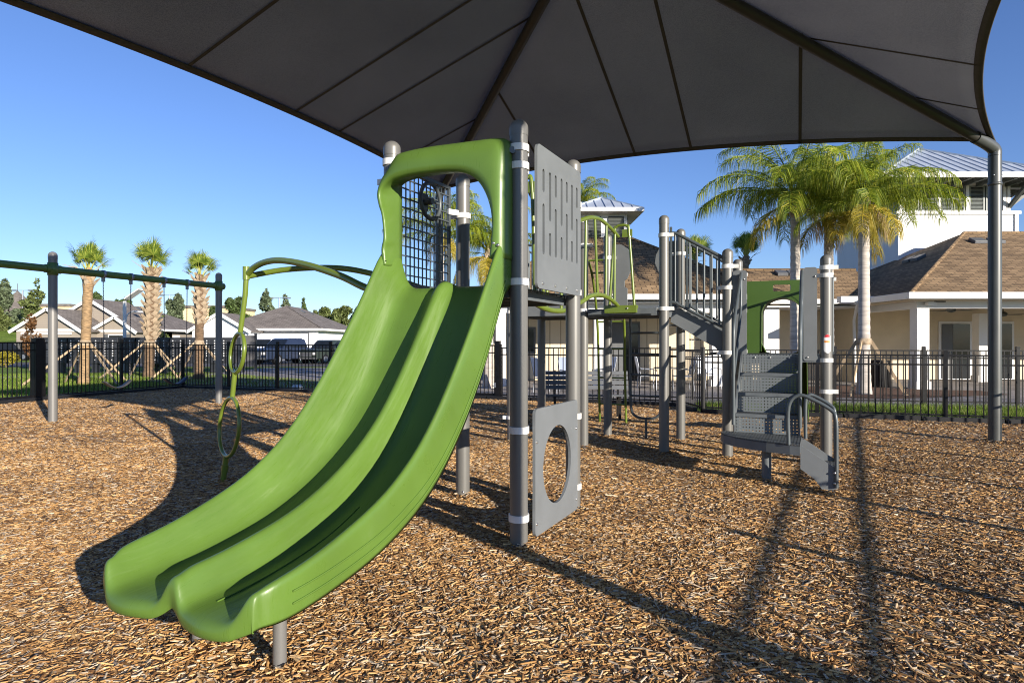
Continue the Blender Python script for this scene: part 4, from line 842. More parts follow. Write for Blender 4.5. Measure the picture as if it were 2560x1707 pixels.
# right pavilion roof
rp, P0, P1_ = hip('roof', 12.04, 34.0, 19.2, 30.24, 2.9, .5, M['shingle']); fascia(12.04, 34, 19.2, 30.2, 2.9, rp, .19, .13); ridge_caps([(12.04, 19.2, 2.91), P0], rp); ridge_caps([P0, P1_], rp)
cbx(12.1, 34, 19.26, 30.0, 2.70, 2.73, 'soffit', M['beige'])
cbx(12.6, 34, 19.8, 20.1, 2.48, 2.7, 'porch_beam', M['trim']); cbx(12.6, 12.9, 20.101, 25.0, 2.48, 2.7, 'porch_beam', M['trim'])
for x, y, w in ((12.78, 19.95, .19), (17.3, 23.5, .175), (22.6, 19.95, .19), (12.7, 23.0, .1)):
    o = cbx(x - w, x + w, y - w, y + w, -.05, 2.48, 'column', M['trim'], bevel=.008); cbx(x - w - .035, x + w + .035, y - w - .035, y + w + .035, -.04, .2, 'column_base', M['trim'], o)
    if w > .18:
        for s in (-1, 1): cbx(x + s * (w - .05) - .012, x + s * (w - .05) + .012, y - w - .006, y - w, .25, 2.3, 'column_trim', M['trim'], o)
cbx(12.5, 34, 25.0, 25.2, -.05, 2.7, 'wall', M['beige']); cbx(12.5, 12.7, 23.2, 25.0, -.05, 2.7, 'wall', M['beige'])
cbx(13.9, 14.0, 24.9, 25.0, -.05, 2.68, 'wall_trim', M['beige'])
def bidoor(x0, x1, y, h):
    f = cbx(x0 - .1, x1 + .1, y - .05, y, -.04, h + .1, 'door_frame', M['trim']); m = (x0 + x1) / 2
    cbx(x0, x0 + (x1 - x0) * .38, y - .08, y - .051, 0, h, 'door', M['doorgrey'], f); cbx(x0 + (x1 - x0) * .4, x1, y - .075, y - .051, 0, h, 'door', M['glass'], f)
bidoor(16.85, 17.95, 25.0, 2.14); bidoor(18.6, 19.6, 25.0, 2.14)
def fan(x, y, z):
    o = MB().lathe([(.001, .12), (.05, .12), (.13, .06), (.14, 0), (.11, -.05), (.001, -.08)], cl((x, y, z)), 16).build('ceiling_fan', M['dbracket'], CH)
    MB().cyl(cl((x, y, z + .1)), cl((x, y, 2.7)), .02, 8).build('rod', M['dbracket'], o)
    for k in range(5):
        a = 2 * math.pi * k / 5 + .2; d = Vector((math.cos(a), math.sin(a), 0)); MB().bar(cl(Vector((x, y, z)) + d * .12), cl(Vector((x, y, z)) + d * .78), .14, .012).build('blade', M['dbracket'], o)
fan(14.85, 21.5, 2.5); fan(18.3, 23.7, 2.45)
fl = MB().box(cl((12.05 + .9, 19.05 + .62, 2.62)), (.26, .16, .1)).build('flood_light', M['trim'], CH); MB().box(cl((13.2, 19.62, 2.68)), (.3, .1, .04)).build('lamp_arm', M['dbracket'], fl)
# downspout
MB().tube([cl(p) for p in ((11.9, 21.9, 2.75), (12.0, 22.2, 2.5), (12.15, 22.6, 2.2), (12.2, 22.6, .0))], .05, 8).build('downspout', M['trim'], CH)
MB().box(cl((11.55, 21.4, 2.86)), (1.1, .3, .2)).build('gutter', M['trim'], CH)
# roof vents
def vent(p, nrm, w=.5):
    n = Vector(nrm).normalized(); u = Vector((0, 0, 1)).cross(n).normalized(); v = n.cross(u); R = Matrix((u, v, n)).transposed()
    o = MB().box(cl(Vector(p) + n * .06), (w, .38, .12), R).build('roof_vent', M['doorgrey'], CH, bevel=.02)
    MB().box(cl(Vector(p) + n * .05 - v * .2), (w * .94, .02, .07), R).build('vent_louver', M['galv'], o)
nf = (0, -.5, 1)
for x in (17.35, 18.0, 19.7, 20.3): vent((x, 23.7, 2.9 + .5 * 4.5), nf)
for y in (24.0, 24.5): vent((15.35, y, 2.9 + .5 * (15.35 - 12.04)), (-.5, 0, 1), .42)
vent((10.4, 24.6, 4.05), nf, .42); vent((10.85, 24.6, 4.05), nf, .42)
# tower
tw = cbx(15.9, 20.6, 26.1, 31, 3.5, 6.66, 'tower_wall', M['siding'])
bd = MB().bx(0, 4.74, -.02, .0, 0, .166).mesh('siding_board', M['siding'])
for k in range(13):
    o = newobj('siding_board', bd, tw, cl((15.88, 26.08, 4.52 + k * .163)), (.05, 0, 0))
bd2 = MB().bx(-.02, 0, 0, 4.9, 0, .166).mesh('siding_board', M['siding'])
for k in range(17): newobj('siding_board', bd2, tw, cl((15.88, 26.1, 3.87 + k * .163)), (0, -.05, 0))
cbx(15.8, 15.93, 26.0, 26.12, 3.9, 6.66, 'corner_board', M['trim'], tw); cbx(20.57, 20.72, 26.0, 26.12, 3.9, 6.66, 'corner_board', M['trim'], tw)
cbx(15.7, 20.8, 25.97, 31.1, 6.66, 6.78, 'tower_sill', M['trim'], tw)
cbx(15.88, 15.9, 28.6, 29.5, 4.2, 5.4, 'window', M['glass'], tw)
wb = cbx(16.0, 20.5, 26.25, 31, 6.78, 8.0, 'window_band', M['glass'])
for x in (15.98, 17.55, 18.72, 20.25, 20.42): cbx(x - .06, x + .06, 26.13, 26.25, 6.78, 7.9, 'mullion', M['trim'], wb)
for y in (27.6, 29.2): cbx(15.9, 16.0, y - .06, y + .06, 6.78, 7.9, 'mullion', M['trim'], wb)
cbx(15.9, 20.5, 26.12, 26.25, 7.86, 8.05, 'header', M['trim'], wb)
def shutter(x0, x1, y):
    b = MB(); b.bx(x0 - 8, x0 + .06 - 8, y - 24, y + .05 - 24, 6.8, 7.86).bx(x1 - .06 - 8, x1 - 8, y - 24, y + .05 - 24, 6.8, 7.86).bx(x0 + .06 - 8, x1 - .06 - 8, y - 24, y + .05 - 24, 6.8, 6.86).bx(x0 + .06 - 8, x1 - .06 - 8, y - 24, y + .05 - 24, 7.8, 7.86)
    for k in range(17): b.box(((x0 + x1) / 2 - 8, y + .025 - 24, 6.89 + k * .054), (x1 - x0 - .12, .05, .01), Matrix.Rotation(.65, 3, 'X'))
    b.build('shutter', M['louver'], wb)
for x0, x1 in ((16.1, 16.75), (16.8, 17.45), (17.64, 18.12), (18.15, 18.64), (18.8, 19.45), (19.5, 20.15)): shutter(x0, x1, 26.16)
rt, t0, t1 = hip('tower_roof', 14.5, 21.9, 24.8, 32.2, 8.02, .55, M['metalroof']); fascia(14.5, 21.9, 24.8, 32.2, 8.02, rt, .2, .06)
seams_front(14.5, 21.9, 24.8, 8.02, .55, None, rt, .42); MB().bar(cl((21.9, 24.8, 8.04)), cl(Vector(t0) + Vector((0, 0, .03))), .08, .07).build('hip_cap', M['metalroof'], rt); MB().bar(cl((14.5, 24.8, 8.04)), cl(Vector(t0) + Vector((0, 0, .03))), .08, .07).build('hip_cap', M['metalroof'], rt)
cbx(14.55, 21.85, 24.85, 32.1, 7.98, 8.0, 'tower_soffit', M['trim'], rt)
for k in range(12):
    x = 14.9 + k * .6; MB().bx(x - .06 - 8, x + .06 - 8, .86, 2.12, 7.8, 7.97).build('rafter_tail', M['dbracket'], rt)
for y in (26.4, 27.4):
    o = MB().bar(cl((20.5, y, 6.95)), cl((21.7, y, 7.86)), .12, .14, (0, 1, 0)).build('bracket', M['dbracket'], rt); MB().bar(cl((20.5, y, 7.9)), cl((21.85, y, 7.9)), .12, .12).build('bracket_arm', M['dbracket'], o)
for x in (20.45,):
    MB().bar(cl((x, 26.2, 6.95)), cl((x, 25.0, 7.86)), .12, .14, (1, 0, 0)).build('bracket', M['dbracket'], rt)
# ------------------------------------------------------------------ patio things
def chair(label, x, y, rz, m):
    T = thing('patio_chair', label, 'chair', (x, y, -.03), rz, 'patio chairs by the clubhouse')
    for sx in (-.27, .27):
        MB().tube([(sx, -.25, 0), (sx, -.25, .62), (sx, .2, .64)], .016, 8).build('arm', M['galv'], T); MB().tube([(sx, .26, 0), (sx, .22, .45), (sx, .34, 1.0)], .016, 8).build('leg', M['galv'], T)
    MB().box((0, -.02, .43), (.52, .5, .025)).build('seat', m, T); MB().box((0, .28, .74), (.52, .02, .56), Matrix.Rotation(-.22, 3, 'X')).build('backrest', m, T)
M['sling'] = mat('blue_sling', (.20, .25, .36), .6, 0, .1); M['slingw'] = mat('white_sling', (.62, .66, .74), .6, 0, .1)
for lab, x, y, rz, m in (('white patio chair beside the column near the bench', .95, 18.3, 1.9, 'slingw'), ('blue patio chair left of the white porch column', 1.75, 18.6, .4, 'sling'), ('white patio chair right of the porch column', 2.75, 19.2, -1.4, 'slingw'), ('white patio chair under the lit golden wall', 4.15, 19.6, 1.5, 'slingw'), ('blue patio chair facing the small table under the golden wall', 5.2, 19.3, -1.6, 'sling'), ('pale patio chair behind the stairs by the porch column', 6.2, 20.0, .2, 'slingw')): chair(lab, x, y, rz, M[m])
T = thing('patio_table', 'small round patio table between the chairs under the golden wall', 'table', (4.7, 19.4, -.03))
MB().cyl((0, 0, .66), (0, 0, .69), .38, 24).build('tabletop', M['doorgrey'], T); MB().cyl((0, 0, 0.02), (0, 0, .66), .04, 12).build('stem', M['doorgrey'], T); MB().cyl((0, 0, 0), (0, 0, .02), .28, 20).build('base', M['doorgrey'], T)
T = thing('trash_bin', 'black slatted trash bin beside the pavilion column', 'trash bin', (11.9, 20.6, -.03))
MB().cyl((0, 0, .05), (0, 0, .78), .24, 24).build('liner', M['black'], T)
for k in range(22):
    a = 2 * math.pi * k / 22; MB().bar((.28 * math.cos(a), .28 * math.sin(a), 0), (.31 * math.cos(a), .31 * math.sin(a), .84), .045, .012, (math.cos(a), math.sin(a), 0)).build('slat', M['black'], T)
MB().lathe([(.22, .8), (.32, .8), (.33, .84), (.3, .88), (.2, .88)], n=28).build('lid_ring', M['black'], T)
# ------------------------------------------------------------------ palms
M['frond'] = leafy_mat('palm_leaflets', [(0, (.09, .16, .012)), (.5, (.25, .32, .02)), (.85, (.37, .40, .035)), (1, (.5, .44, .06))], .5, .4)
M['frondy'] = leafy_mat('yellow_palm_leaflets', [(0, (.16, .17, .02)), (.5, (.42, .34, .03)), (.85, (.55, .42, .05)), (1, (.5, .38, .14))], .5, .4)
M['frondd'] = leafy_mat('dry_palm_leaflets', [(0, (.2, .13, .06)), (.5, (.38, .27, .13)), (1, (.5, .4, .2))], .6, .3)
M['rachis'] = mat('rachis', (.25, .27, .07), .5, 0, .2, 8)
M['qtrunk'] = mat('queen_palm_trunk', (.42, .38, .34), .9, 0, .25, 3, .5, 30, stretch=(1, 1, 7))
M['boot'] = mat('palm_boots', (.34, .265, .18), .9, 0, .4, 9, .5, 60)
M['strunk'] = mat('cabbage_palm_trunk', (.25, .165, .085), .9, 0, .55, 7, .9, 40, stretch=(1, 1, 4))
M['strunk2'] = mat('dark_fibre_trunk', (.13, .085, .05), .95, 0, .5, 9, .9, 50, stretch=(1, 1, 3))
M['stake'] = mat('brace_wood', (.36, .27, .17), .85, 0, .25, 8, .3, 60, stretch=(1, 1, .3))
M['sabal'] = leafy_mat('fan_leaves', [(0, (.07, .13, .018)), (.5, (.18, .25, .035)), (1, (.36, .40, .07))], .45, .3)
M['petiole'] = mat('petiole', (.36, .36, .07), .5, 0, .2, 8)
def frond_mesh(el, L, m, rnd, dens=125, ll=.72, droop=1.45):
    b = MB(); r_ = random.Random(rnd); pts = []; p = Vector((0, 0, 0)); e = math.radians(el); n = 22; sd = r_.uniform(-.25, .25)
    for i in range(n + 1):
        pts.append(p.copy()); e -= (.035 + .075 * (i / n) ** 1.3) * (1.15 if el > 30 else .9); p = p + Vector((math.cos(e), sd * .12 * i / n, math.sin(e))) * (L / n)
    b.tube(pts, [.022 * (1 - .9 * i / n) + .003 for i in range(n + 1)], 5, cap=False)
    for k in range(dens):
        s = .14 + .86 * (k / dens) ** .95; f = s * n; i = min(int(f), n - 1); q = pts[i].lerp(pts[i + 1], f - i); t = (pts[i + 1] - pts[i]).normalized()
        side = t.cross(Vector((0, 0, 1))).normalized()
        for sg in (-1, 1):
            l = ll * (.55 + .75 * math.sin(math.pi * min(1, .12 + .85 * s))) * r_.uniform(.8, 1.15); w = r_.uniform(.006, .0105)
            d = (side * sg * r_.uniform(.45, 1.0) + t * r_.uniform(.2, .6) + Vector((0, 0, r_.uniform(-.25, .5)))).normalized()
            a = q; d1 = (d + Vector((0, 0, -.35 * droop))).normalized(); c = a + d1 * l * .4; d2 = (d1 * .6 + Vector((0, 0, -1.15 * droop))).normalized(); g = c + d2 * l * .65
            x = d1.cross(Vector((r_.uniform(-1, 1), r_.uniform(-1, 1), r_.uniform(-.3, .3)))).normalized() * w
            b.add([a - x * .6, a + x * .6, c + x, c - x, g], [(0, 1, 2, 3), (3, 2, 4)])
    return b.mesh('frond', m)
FR_UP = [frond_mesh(82, 2.6, M['frond'], 1), frond_mesh(70, 2.9, M['frond'], 2)]; FR_MID = [frond_mesh(55, 3.0, M['frond'], 3), frond_mesh(42, 3.1, M['frond'], 4), frond_mesh(48, 2.8, M['frond'], 5)]
FR_LOW = [frond_mesh(24, 2.9, M['frond'], 6), frond_mesh(12, 2.8, M['frond'], 7)]; FR_YEL = [frond_mesh(6, 2.3, M['frondy'], 8), frond_mesh(-8, 2.2, M['frondy'], 9)]; FR_DRY = [frond_mesh(-30, 1.5, M['frondd'], 10, 50), frond_mesh(-15, 2.0, M['frondy'], 11)]
def queen_palm(label, x, y, hz, seed, sc=1.0, yel=(), low=(), r0=.15, braces=False, up=6, mid=9, lown=3):
    r_ = random.Random(seed); T = thing('queen_palm', label, 'palm tree', (x, y, -.03), 0, 'queen palms around the clubhouse'); b = MB(); vs = []
    lean = Vector((r_.uniform(-.08, .08), r_.uniform(-.08, .08), 0)); prof = []
    H = hz - .55; n = int(H / .11)
    for k in range(n + 1):
        t = k / n; rr = r0 * (1.12 - .25 * t) + (.05 * math.exp(-t * 14)); prof.append((rr + (.006 if k % 2 else -.003), -.05 + t * (H + .05)))
    b.lathe(prof, n=16); tr = b.build('trunk', M['qtrunk'], T)
    pr = [(r0 * .88, H), (r0 * 1.15, H + .12), (r0 * 1.05, H + .3), (r0 * .8, H + .55), (r0 * .45, H + .85)]
    MB().lathe(pr, n=14).build('crown_shaft', M['boot'], T)
    for k in range(7):
        a = r_.uniform(0, 6.28); z = H + r_.uniform(.0, .35); d = Vector((math.cos(a), math.sin(a), 0)); MB().tube([d * (r0 * .9) + Vector((0, 0, z)), d * (r0 * 1.3) + Vector((0, 0, z + .13)), d * (r0 * 1.7) + Vector((0, 0, z + .2 + r_.uniform(0, .15)))], [.035, .03, .012], 6).build('boot', M['boot'], T)
    def put(me, a, dz=0, s=1.0): o = newobj('frond', me, T, (math.cos(a) * .05, math.sin(a) * .05, H + .45 + dz), (r_.uniform(-.1, .1), r_.uniform(-.08, .08), a)); o.scale = (sc * s,) * 3
    a0 = r_.uniform(0, 6.28)
    for k in range(up): put(r_.choice(FR_UP), a0 + k * 2.4, .25, r_.uniform(.85, 1.05))
    for k in range(mid): put(r_.choice(FR_MID), a0 + 1 + k * 2.4, .15, r_.uniform(.85, 1.05))
    for k in range(lown): put(r_.choice(FR_LOW), a0 + .5 + k * 1.7, .05, r_.uniform(.8, 1.0))
    for a in low: put(FR_LOW[0], a, .1, 1.02)
    for a in yel: put(FR_YEL[r_.randrange(2)], a, -.05, r_.uniform(.85, 1.0))
    for k in range(2): put(FR_DRY[k], r_.uniform(0, 6.28), -.1, .8)
    if braces:
        for a in (-2.4, -.5, 1.0, 2.6):
            d = Vector((math.cos(a), math.sin(a), 0)); MB().bar(d * .17 + Vector((0, 0, 1.5)), d * 1.05 + Vector((0, 0, -.05)), .04, .085).build('brace', M['stake'], T)
        MB().lathe([(.16, 1.38), (.19, 1.4), (.19, 1.55), (.16, 1.57)], n=14).build('burlap_band', M['boot'], T)
    return T
queen_palm('queen palm with a long drooping frond behind the entry stairs', 8.73, 19.6, 5.85, 3, 1.05, low=(3.25, 2.85), yel=(3.5,))
queen_palm('queen palm with many yellowed fronds between two others', 10.16, 20.4, 5.65, 11, 1.0, yel=(5.2, 5.6, 4.9, .1, 4.4), lown=3)
queen_palm('braced queen palm with pale trunk in front of the pavilion eave', 9.85, 17.8, 5.45, 21, .86, low=(0.1, -.35, .5), yel=(-1.3, 4.2), braces=True)
queen_palm('queen palm seen through the slide hood beside the mesh panel', -2.2, 19.3, 4.75, 31, .66, yel=(-1.2,))
queen_palm('queen palm with yellow lower fronds seen through the slide hood', -.75, 20.3, 4.3, 42, .75, yel=(-.8, -1.6, -2.2, 3.8), lown=2)
queen_palm('queen palm top rising behind the cupola roof', 3.45, 33.0, 8.6, 52, .7, r0=.16)
def fan_mesh(L, R, seed, m, droop=.5):
    b = MB(); r_ = random.Random(seed); n = 8; P = [Vector((L * t, 0, .12 * math.sin(t * 2.4) * L)) for t in [i / n for i in range(n + 1)]]
    pet = MB().tube(P, [.018 - .008 * i / n for i in range(n + 1)], 5); c = P[-1]
    seg = 30
    for k in range(seg):
        a = math.radians(-118 + 236 * k / (seg - 1)); l = R * (1 - .3 * abs(a) / 2.1) * r_.uniform(.85, 1.08); d = Vector((math.cos(a), math.sin(a), .18 * math.cos(a * 2))).normalized(); pz = Vector((0, 0, 1))
        s = d.cross(pz).normalized(); w = .014
        m1 = c + d * l * .45 + pz * .03; m2 = c + d * l * .8 - pz * (.05 * droop * l); e = c + d * l - pz * (.30 * droop * l)
        b.add([c, m1 + s * w, m1 - s * w, m2 + s * w * .7, m2 - s * w * .7, e], [(0, 1, 2), (2, 1, 3, 4), (4, 3, 5)])
    return b, pet
FANS = []
for sd in range(4):
    b, pet = fan_mesh(.5 + .08 * sd, .52, sd, M['sabal'], .3); me = b.mesh('fan_leaf', M['sabal']); me.materials.append(M['petiole']); o = len(me.polygons)
    b2 = MB(); b2.v = list(b.v); b2.f = list(b.f); b2.sm = list(b.sm); b2.add(pet.v, pet.f, True); me2 = b2.mesh('fan_leaf', M['sabal']); me2.materials.append(M['petiole'])
    for i, p in enumerate(me2.polygons): p.material_index = 1 if i >= o else 0
    FANS.append(me2)
bootm = MB(); bootm.add([(-.075, 0, 0), (.075, 0, 0), (.05, .05, .13), (-.05, .05, .13), (.02, .12, .24), (-.02, .12, .24), (-.06, -.03, .02), (.06, -.03, .02)], [(0, 1, 2, 3), (3, 2, 4, 5), (1, 7, 4, 2), (0, 3, 5, 6), (7, 6, 5, 4)]); BOOT = bootm.mesh('boot', M['boot'])
def sabal(label, base, zt, r, seed, boots, leaves=22, sc=1.0, braces=True, zb0=1.3, group='cabbage palms on the lawn'):
    r_ = random.Random(seed); T = thing('cabbage_palm', label, 'palm tree', (base[0], base[1], -.05), 0, group); T.rotation_euler = (r_.uniform(-.03, .03), r_.uniform(-.045, .045), 0); b = MB(); n = 26; pr = []
    for k in range(n + 1):
        t = k / n; pr.append((r * (1.25 if t < .04 else 1.0) * (1 + .05 * math.sin(k * 2.3)) * (1.0 if t < .85 else 1.1), t * zt))
    pr.append((r * .5, zt + .15)); b.lathe(pr, n=18).build('trunk', M['strunk2'] if boots else M['strunk'], T)
    z = zb0 if boots else zt - .45
    k = 0
    while z < zt + (.02 if boots else -.05):
        for j in range(6):
            a = j * math.pi / 3 + (k % 2) * math.pi / 6 + r_.uniform(-.1, .1); o = newobj('boot', BOOT, T, (math.cos(a) * r * .97, math.sin(a) * r * .97, z + r_.uniform(-.02, .02)), (r_.uniform(-.15, .15), (.55 if (j + k) % 2 else -.55) + r_.uniform(-.15, .15), a - math.pi / 2)); o.scale = (r / .125,) * 3
        z += .145; k += 1
    for k in range(leaves):
        t = k / leaves; el = 88 - 52 * t ** 1.2 + r_.uniform(-8, 8); a = k * 2.399 + r_.uniform(-.2, .2)
        q = (Matrix.Rotation(a, 4, 'Z') @ Matrix.Rotation(-math.radians(el), 4, 'Y') @ Matrix.Rotation(r_.uniform(-.5, .5), 4, 'X')).to_euler()
        o = newobj('fan_leaf', FANS[k % 4], T, (math.cos(a) * .05, math.sin(a) * .05, zt - .02 + r_.uniform(-.1, .1)), q); o.scale = (sc * r_.uniform(.85, 1.1),) * 3
    for k in range(4):
        a = r_.uniform(0, 6.28); d = Vector((math.cos(a), math.sin(a), 0)); MB().tube([d * r * .8 + Vector((0, 0, zt - .2)), d * (r + .22) + Vector((0, 0, zt + .12)), d * (r + .42 + .2 * (k % 2)) + Vector((0, 0, zt + .2 + r_.uniform(-.1, .2)))], [.02, .014, .006], 5).build('dead_petiole', M['stake'], T)
    if braces:
        zb = 1.45
        for a in (-2.7, -.35, 1.2, 2.5):
            d = Vector((math.cos(a), math.sin(a), 0)); MB().bar(d * r + Vector((0, 0, zb)), d * 1.75 + Vector((0, 0, -.05)), .035, .07).build('brace', M['stake'], T)
        MB().lathe([(r * 1.02, zb - .1), (r * 1.12, zb - .06), (r * 1.12, zb + .06), (r * 1.02, zb + .1)], n=16).build('strap_band', M['boot'], T)
    return T
g = gnd(209, 957); sabal('cabbage palm with a smooth tan trunk behind the first swing', (g.x, g.y), 3.95, .155, 1, False, 17, 1.05)
g = gnd(372, 941); sabal('cabbage palm with the widest criss-cross boot trunk between the other two', (g.x, g.y), 4.45, .19, 2, True, 15, 1.2, zb0=1.6)
g = gnd(497, 946); sabal('slim cabbage palm with woven boot trunk beside the far swing post', (g.x, g.y), 4.0, .16, 3, True, 14, 1.0, zb0=2.2)
sabal('cabbage palm top rising behind the low shingle roof', (9.3, 33), 5.6, .16, 5, False, 26, 1.3, False, group='cabbage palms behind the clubhouse'); sabal('cabbage palm top behind the roof by the stair post', (12.1, 33.5), 5.9, .16, 6, False, 24, 1.2, False, group='cabbage palms behind the clubhouse')
# ------------------------------------------------------------------ trees
def leafcloud(lobes, n, size, seed):
    R = np.random.default_rng(seed); P = []
    wts = np.array([l[3] * l[4] * l[5] for l in lobes]); wts = wts / wts.sum()
    for (cx, cy, cz, rx, ry, rz), w in zip(lobes, wts):
        k = max(4, int(n * w)); d = R.normal(size=(k, 3)); d /= np.linalg.norm(d, axis=1)[:, None]; rr = R.uniform(.35, 1.0, k) ** .45; P.append(np.array([cx, cy, cz]) + d * rr[:, None] * np.array([rx, ry, rz]))
    P = np.concatenate(P); k = len(P); u = R.normal(size=(k, 3)); u /= np.linalg.norm(u, axis=1)[:, None]; v = np.cross(u, R.normal(size=(k, 3))); v /= np.linalg.norm(v, axis=1)[:, None]; s = size * R.uniform(.5, 1.2, k)[:, None]
    V = np.stack([P - u * s, P - v * s * .55, P + u * s, P + v * s * .55], 1).reshape(-1, 3); return V, np.arange(4 * k).reshape(k, 4)
def leafmat(name, c): return leafy_mat(name, [(0, [x * .45 for x in c]), (.5, c), (1, [min(1, x * 1.6) for x in c])], .6, .3)
M['tl1'] = leafmat('tree_leaves_dark', (.075, .115, .035)); M['tl2'] = leafmat('tree_leaves_mid', (.12, .15, .045)); M['tl3'] = leafmat('tree_leaves_blue', (.12, .155, .085)); M['tlr'] = leafmat('red_tipped_leaves', (.16, .08, .03)); M['tly'] = leafmat('gold_shrub_leaves', (.28, .24, .02)); M['bark'] = mat('bark', (.12, .09, .065), .95, 0, .3, 8, .5, 40)
def tree(label, x, y, h, w, kind, m, n, size, seed, cat='tree', group=None, name='tree', zb=0.0):
    T = thing(name, label, cat, (x, y, zb), 0, group); R = random.Random(seed)
    MB().tube([(0, 0, -.2), (R.uniform(-.1, .1), 0, h * .35), (R.uniform(-.15, .15), 0, h * .75)], [h * .022 + .02, h * .016 + .015, .02], 8).build('trunk', M['bark'], T)
    L = []
    if kind == 'cone':
        for k in range(11):
            t = k / 10; rr = w * .5 * (1 - t) ** .8 + .12 * w; L.append((R.uniform(-.45, .45) * rr, R.uniform(-.45, .45) * rr, h * (.16 + .8 * t + R.uniform(-.03, .03)), rr * R.uniform(.6, 1.2), rr * R.uniform(.6, 1.2), h * R.uniform(.05, .1)))
    elif kind == 'shrub': L = [(R.uniform(-.25, .25) * w, R.uniform(-.25, .25) * w, h * R.uniform(.3, .6), w * .34, w * .34, h * .4) for _ in range(6)]
    else:
        for k in range(13): a = R.uniform(0, 6.28); rr = R.uniform(0, .36) * w; L.append((math.cos(a) * rr, math.sin(a) * rr, h * R.uniform(.32, .88), w * R.uniform(.13, .25), w * R.uniform(.13, .25), h * R.uniform(.08, .15)))
    V, F = leafcloud(L, n, size, seed); o = newobj('crown', npmesh('crown', V, F, M[m]), T); return T
SHADE = 'trees beyond the houses'
for i, (px_, py_, Y, wpx, kind, m, lab) in enumerate((
    (22, 690, 100, 62, 'round', 'tl3', 'loose grey-green tree at the edge of the field'), (88, 706, 96, 46, 'cone', 'tl2', 'dense dark conifer beside the pointed tower roof'), (3, 765, 92, 40, 'round', 'tl2', 'low leafy tree beyond the field wall'), (55, 760, 108, 70, 'round', 'tl1', 'dark round tree below the pointed tower roof'), (120, 765, 95, 50, 'round', 'tl2', 'broad tree beside the tan house gable'),
    (235, 728, 110, 40, 'round', 'tl1', 'tree crown behind the tan house ridge by the smooth palm'), (300, 738, 115, 46, 'round', 'tl1', 'tree crown showing over the tan house roof vent'), (438, 735, 100, 44, 'round', 'tl3', 'airy pine-like tree behind the tan roof end'), (590, 742, 95, 62, 'round', 'tl1', 'full dark tree behind the white house gable'), (545, 752, 105, 44, 'round', 'tl1', 'dark tree beside the far swing post'),
    (667, 722, 100, 40, 'cone', 'tl3', 'tall conical tree left of the white house peak'), (712, 738, 120, 26, 'cone', 'tl3', 'thin conical treetop at the white house peak'), (760, 750, 115, 20, 'cone', 'tl1', 'small conical treetop right of the white house peak'), (806, 760, 110, 50, 'round', 'tl2', 'rounded tree right of the white house roof vents'), (845, 763, 105, 60, 'round', 'tl2', 'bushy tree against the slide edge'), (893, 760, 108, 56, 'round', 'tl1', 'dark bushy tree hidden partly by the slide'), (960, 765, 112, 70, 'round', 'tl2', 'distant tree behind the twin slide'))):
    p = atY(px_, py_, Y); h = p.z; w = wpx / FPX * Y; tree(lab, p.x, Y, h, w * (1.5 if kind == 'cone' else 1.1), kind, m, 4600, .3, 100 + i, group=SHADE)
p = gnd(392, 925); tree('young narrow leafy tree beside the wide boot trunk palm', p.x, 32.5, 3.35, 1.25, 'cone', 'tl2', 1500, .085, 301, group='small trees by the mailboxes')
tree('small red-tipped magnolia in front of the tan house garage', -25.0, 33, 2.9, 1.1, 'round', 'tlr', 900, .09, 302, group='small trees by the mailboxes')
tree('golden rounded shrub beside the driveway', -29.4, 37, .95, 1.6, 'shrub', 'tly', 900, .07, 303, 'shrub', name='shrub')
# hill, wall, far buildings, light poles
b = MB(); hx = np.linspace(-130, -20, 34); hy = np.linspace(66, 190, 20); vs = [(x, y, -.06 + 5.0 * max(0, min(1, (y - 68) / 36)) ** 1.2 * max(0, min(1, (-20 - x) / 45)) + .25 * math.sin(x * .21 + y * .13) * min(1, (y - 66) / 20)) for y in hy for x in hx]
b.add(vs, [(j * 34 + i, j * 34 + i + 1, (j + 1) * 34 + i + 1, (j + 1) * 34 + i) for j in range(19) for i in range(33)], True); tag(b.build('hill', M['grass']), kind='structure')
T = thing('field_wall', 'low pale wall along the top of the grassy field', 'wall', (-85, 104, 0)); MB().bx(-40, 24, -.2, .2, 2, 5.2).build('wall_face', M['trim'], T); MB().bx(-40, 24, -.3, .3, 5.2, 5.35).build('coping', M['trim'], T)
M['pink'] = mat('pink_stucco', (.5, .28, .22), .9, 0, .1, .5); M['yellow'] = mat('yellow_stucco', (.68, .55, .33), .9, 0, .08, .3)
T = thing('tower_building', 'far tower with a steep grey pyramid roof and spire', 'building', (-116.6, 150, 0)); MB().bx(-2.6, 2.6, -2.6, 2.6, 0, 7.9).build('wall', M['pink'], T); r_ = MB().add([(-4.1, -4.1, 7.6), (4.1, -4.1, 7.6), (4.1, 4.1, 7.6), (-4.1, 4.1, 7.6), (0, 0, 13.6)], [(0, 1, 4), (1, 2, 4), (2, 3, 4), (3, 0, 4), (3, 2, 1, 0)]).build('roof', M['gshingle'], T, uv=True); MB().cyl((0, 0, 13.4), (0, 0, 15.2), .07, 6).build('spire', M['doorgrey'], r_)
for lab, x0, x1, yt, Y in (('flat-roofed cream building behind the tan garage', 100, 175, 766, 125), ('flat-roofed yellow building behind the end of the tan roof', 430, 560, 770, 125)):
    a = atY(x0, yt, Y); c = atY(x1, yt, Y); T = thing('far_building', lab, 'building', ((a.x + c.x) / 2, Y, 0)); w = (c.x - a.x) / 2
    MB().bx(-w, w, 0, 15, 0, a.z).build('wall', M['yellow'], T); MB().bx(-w - .2, w + .2, -.3, 15.2, a.z, a.z + .5).build('parapet', M['gshingle'], T, uv=True)
    for k in range(5): MB().bx(-w + (k + .5) * w * .4 - .5, -w + (k + .5) * w * .4 + .5, -.06, 0, 2.5, 4.2).build('window', M['glass'], T)
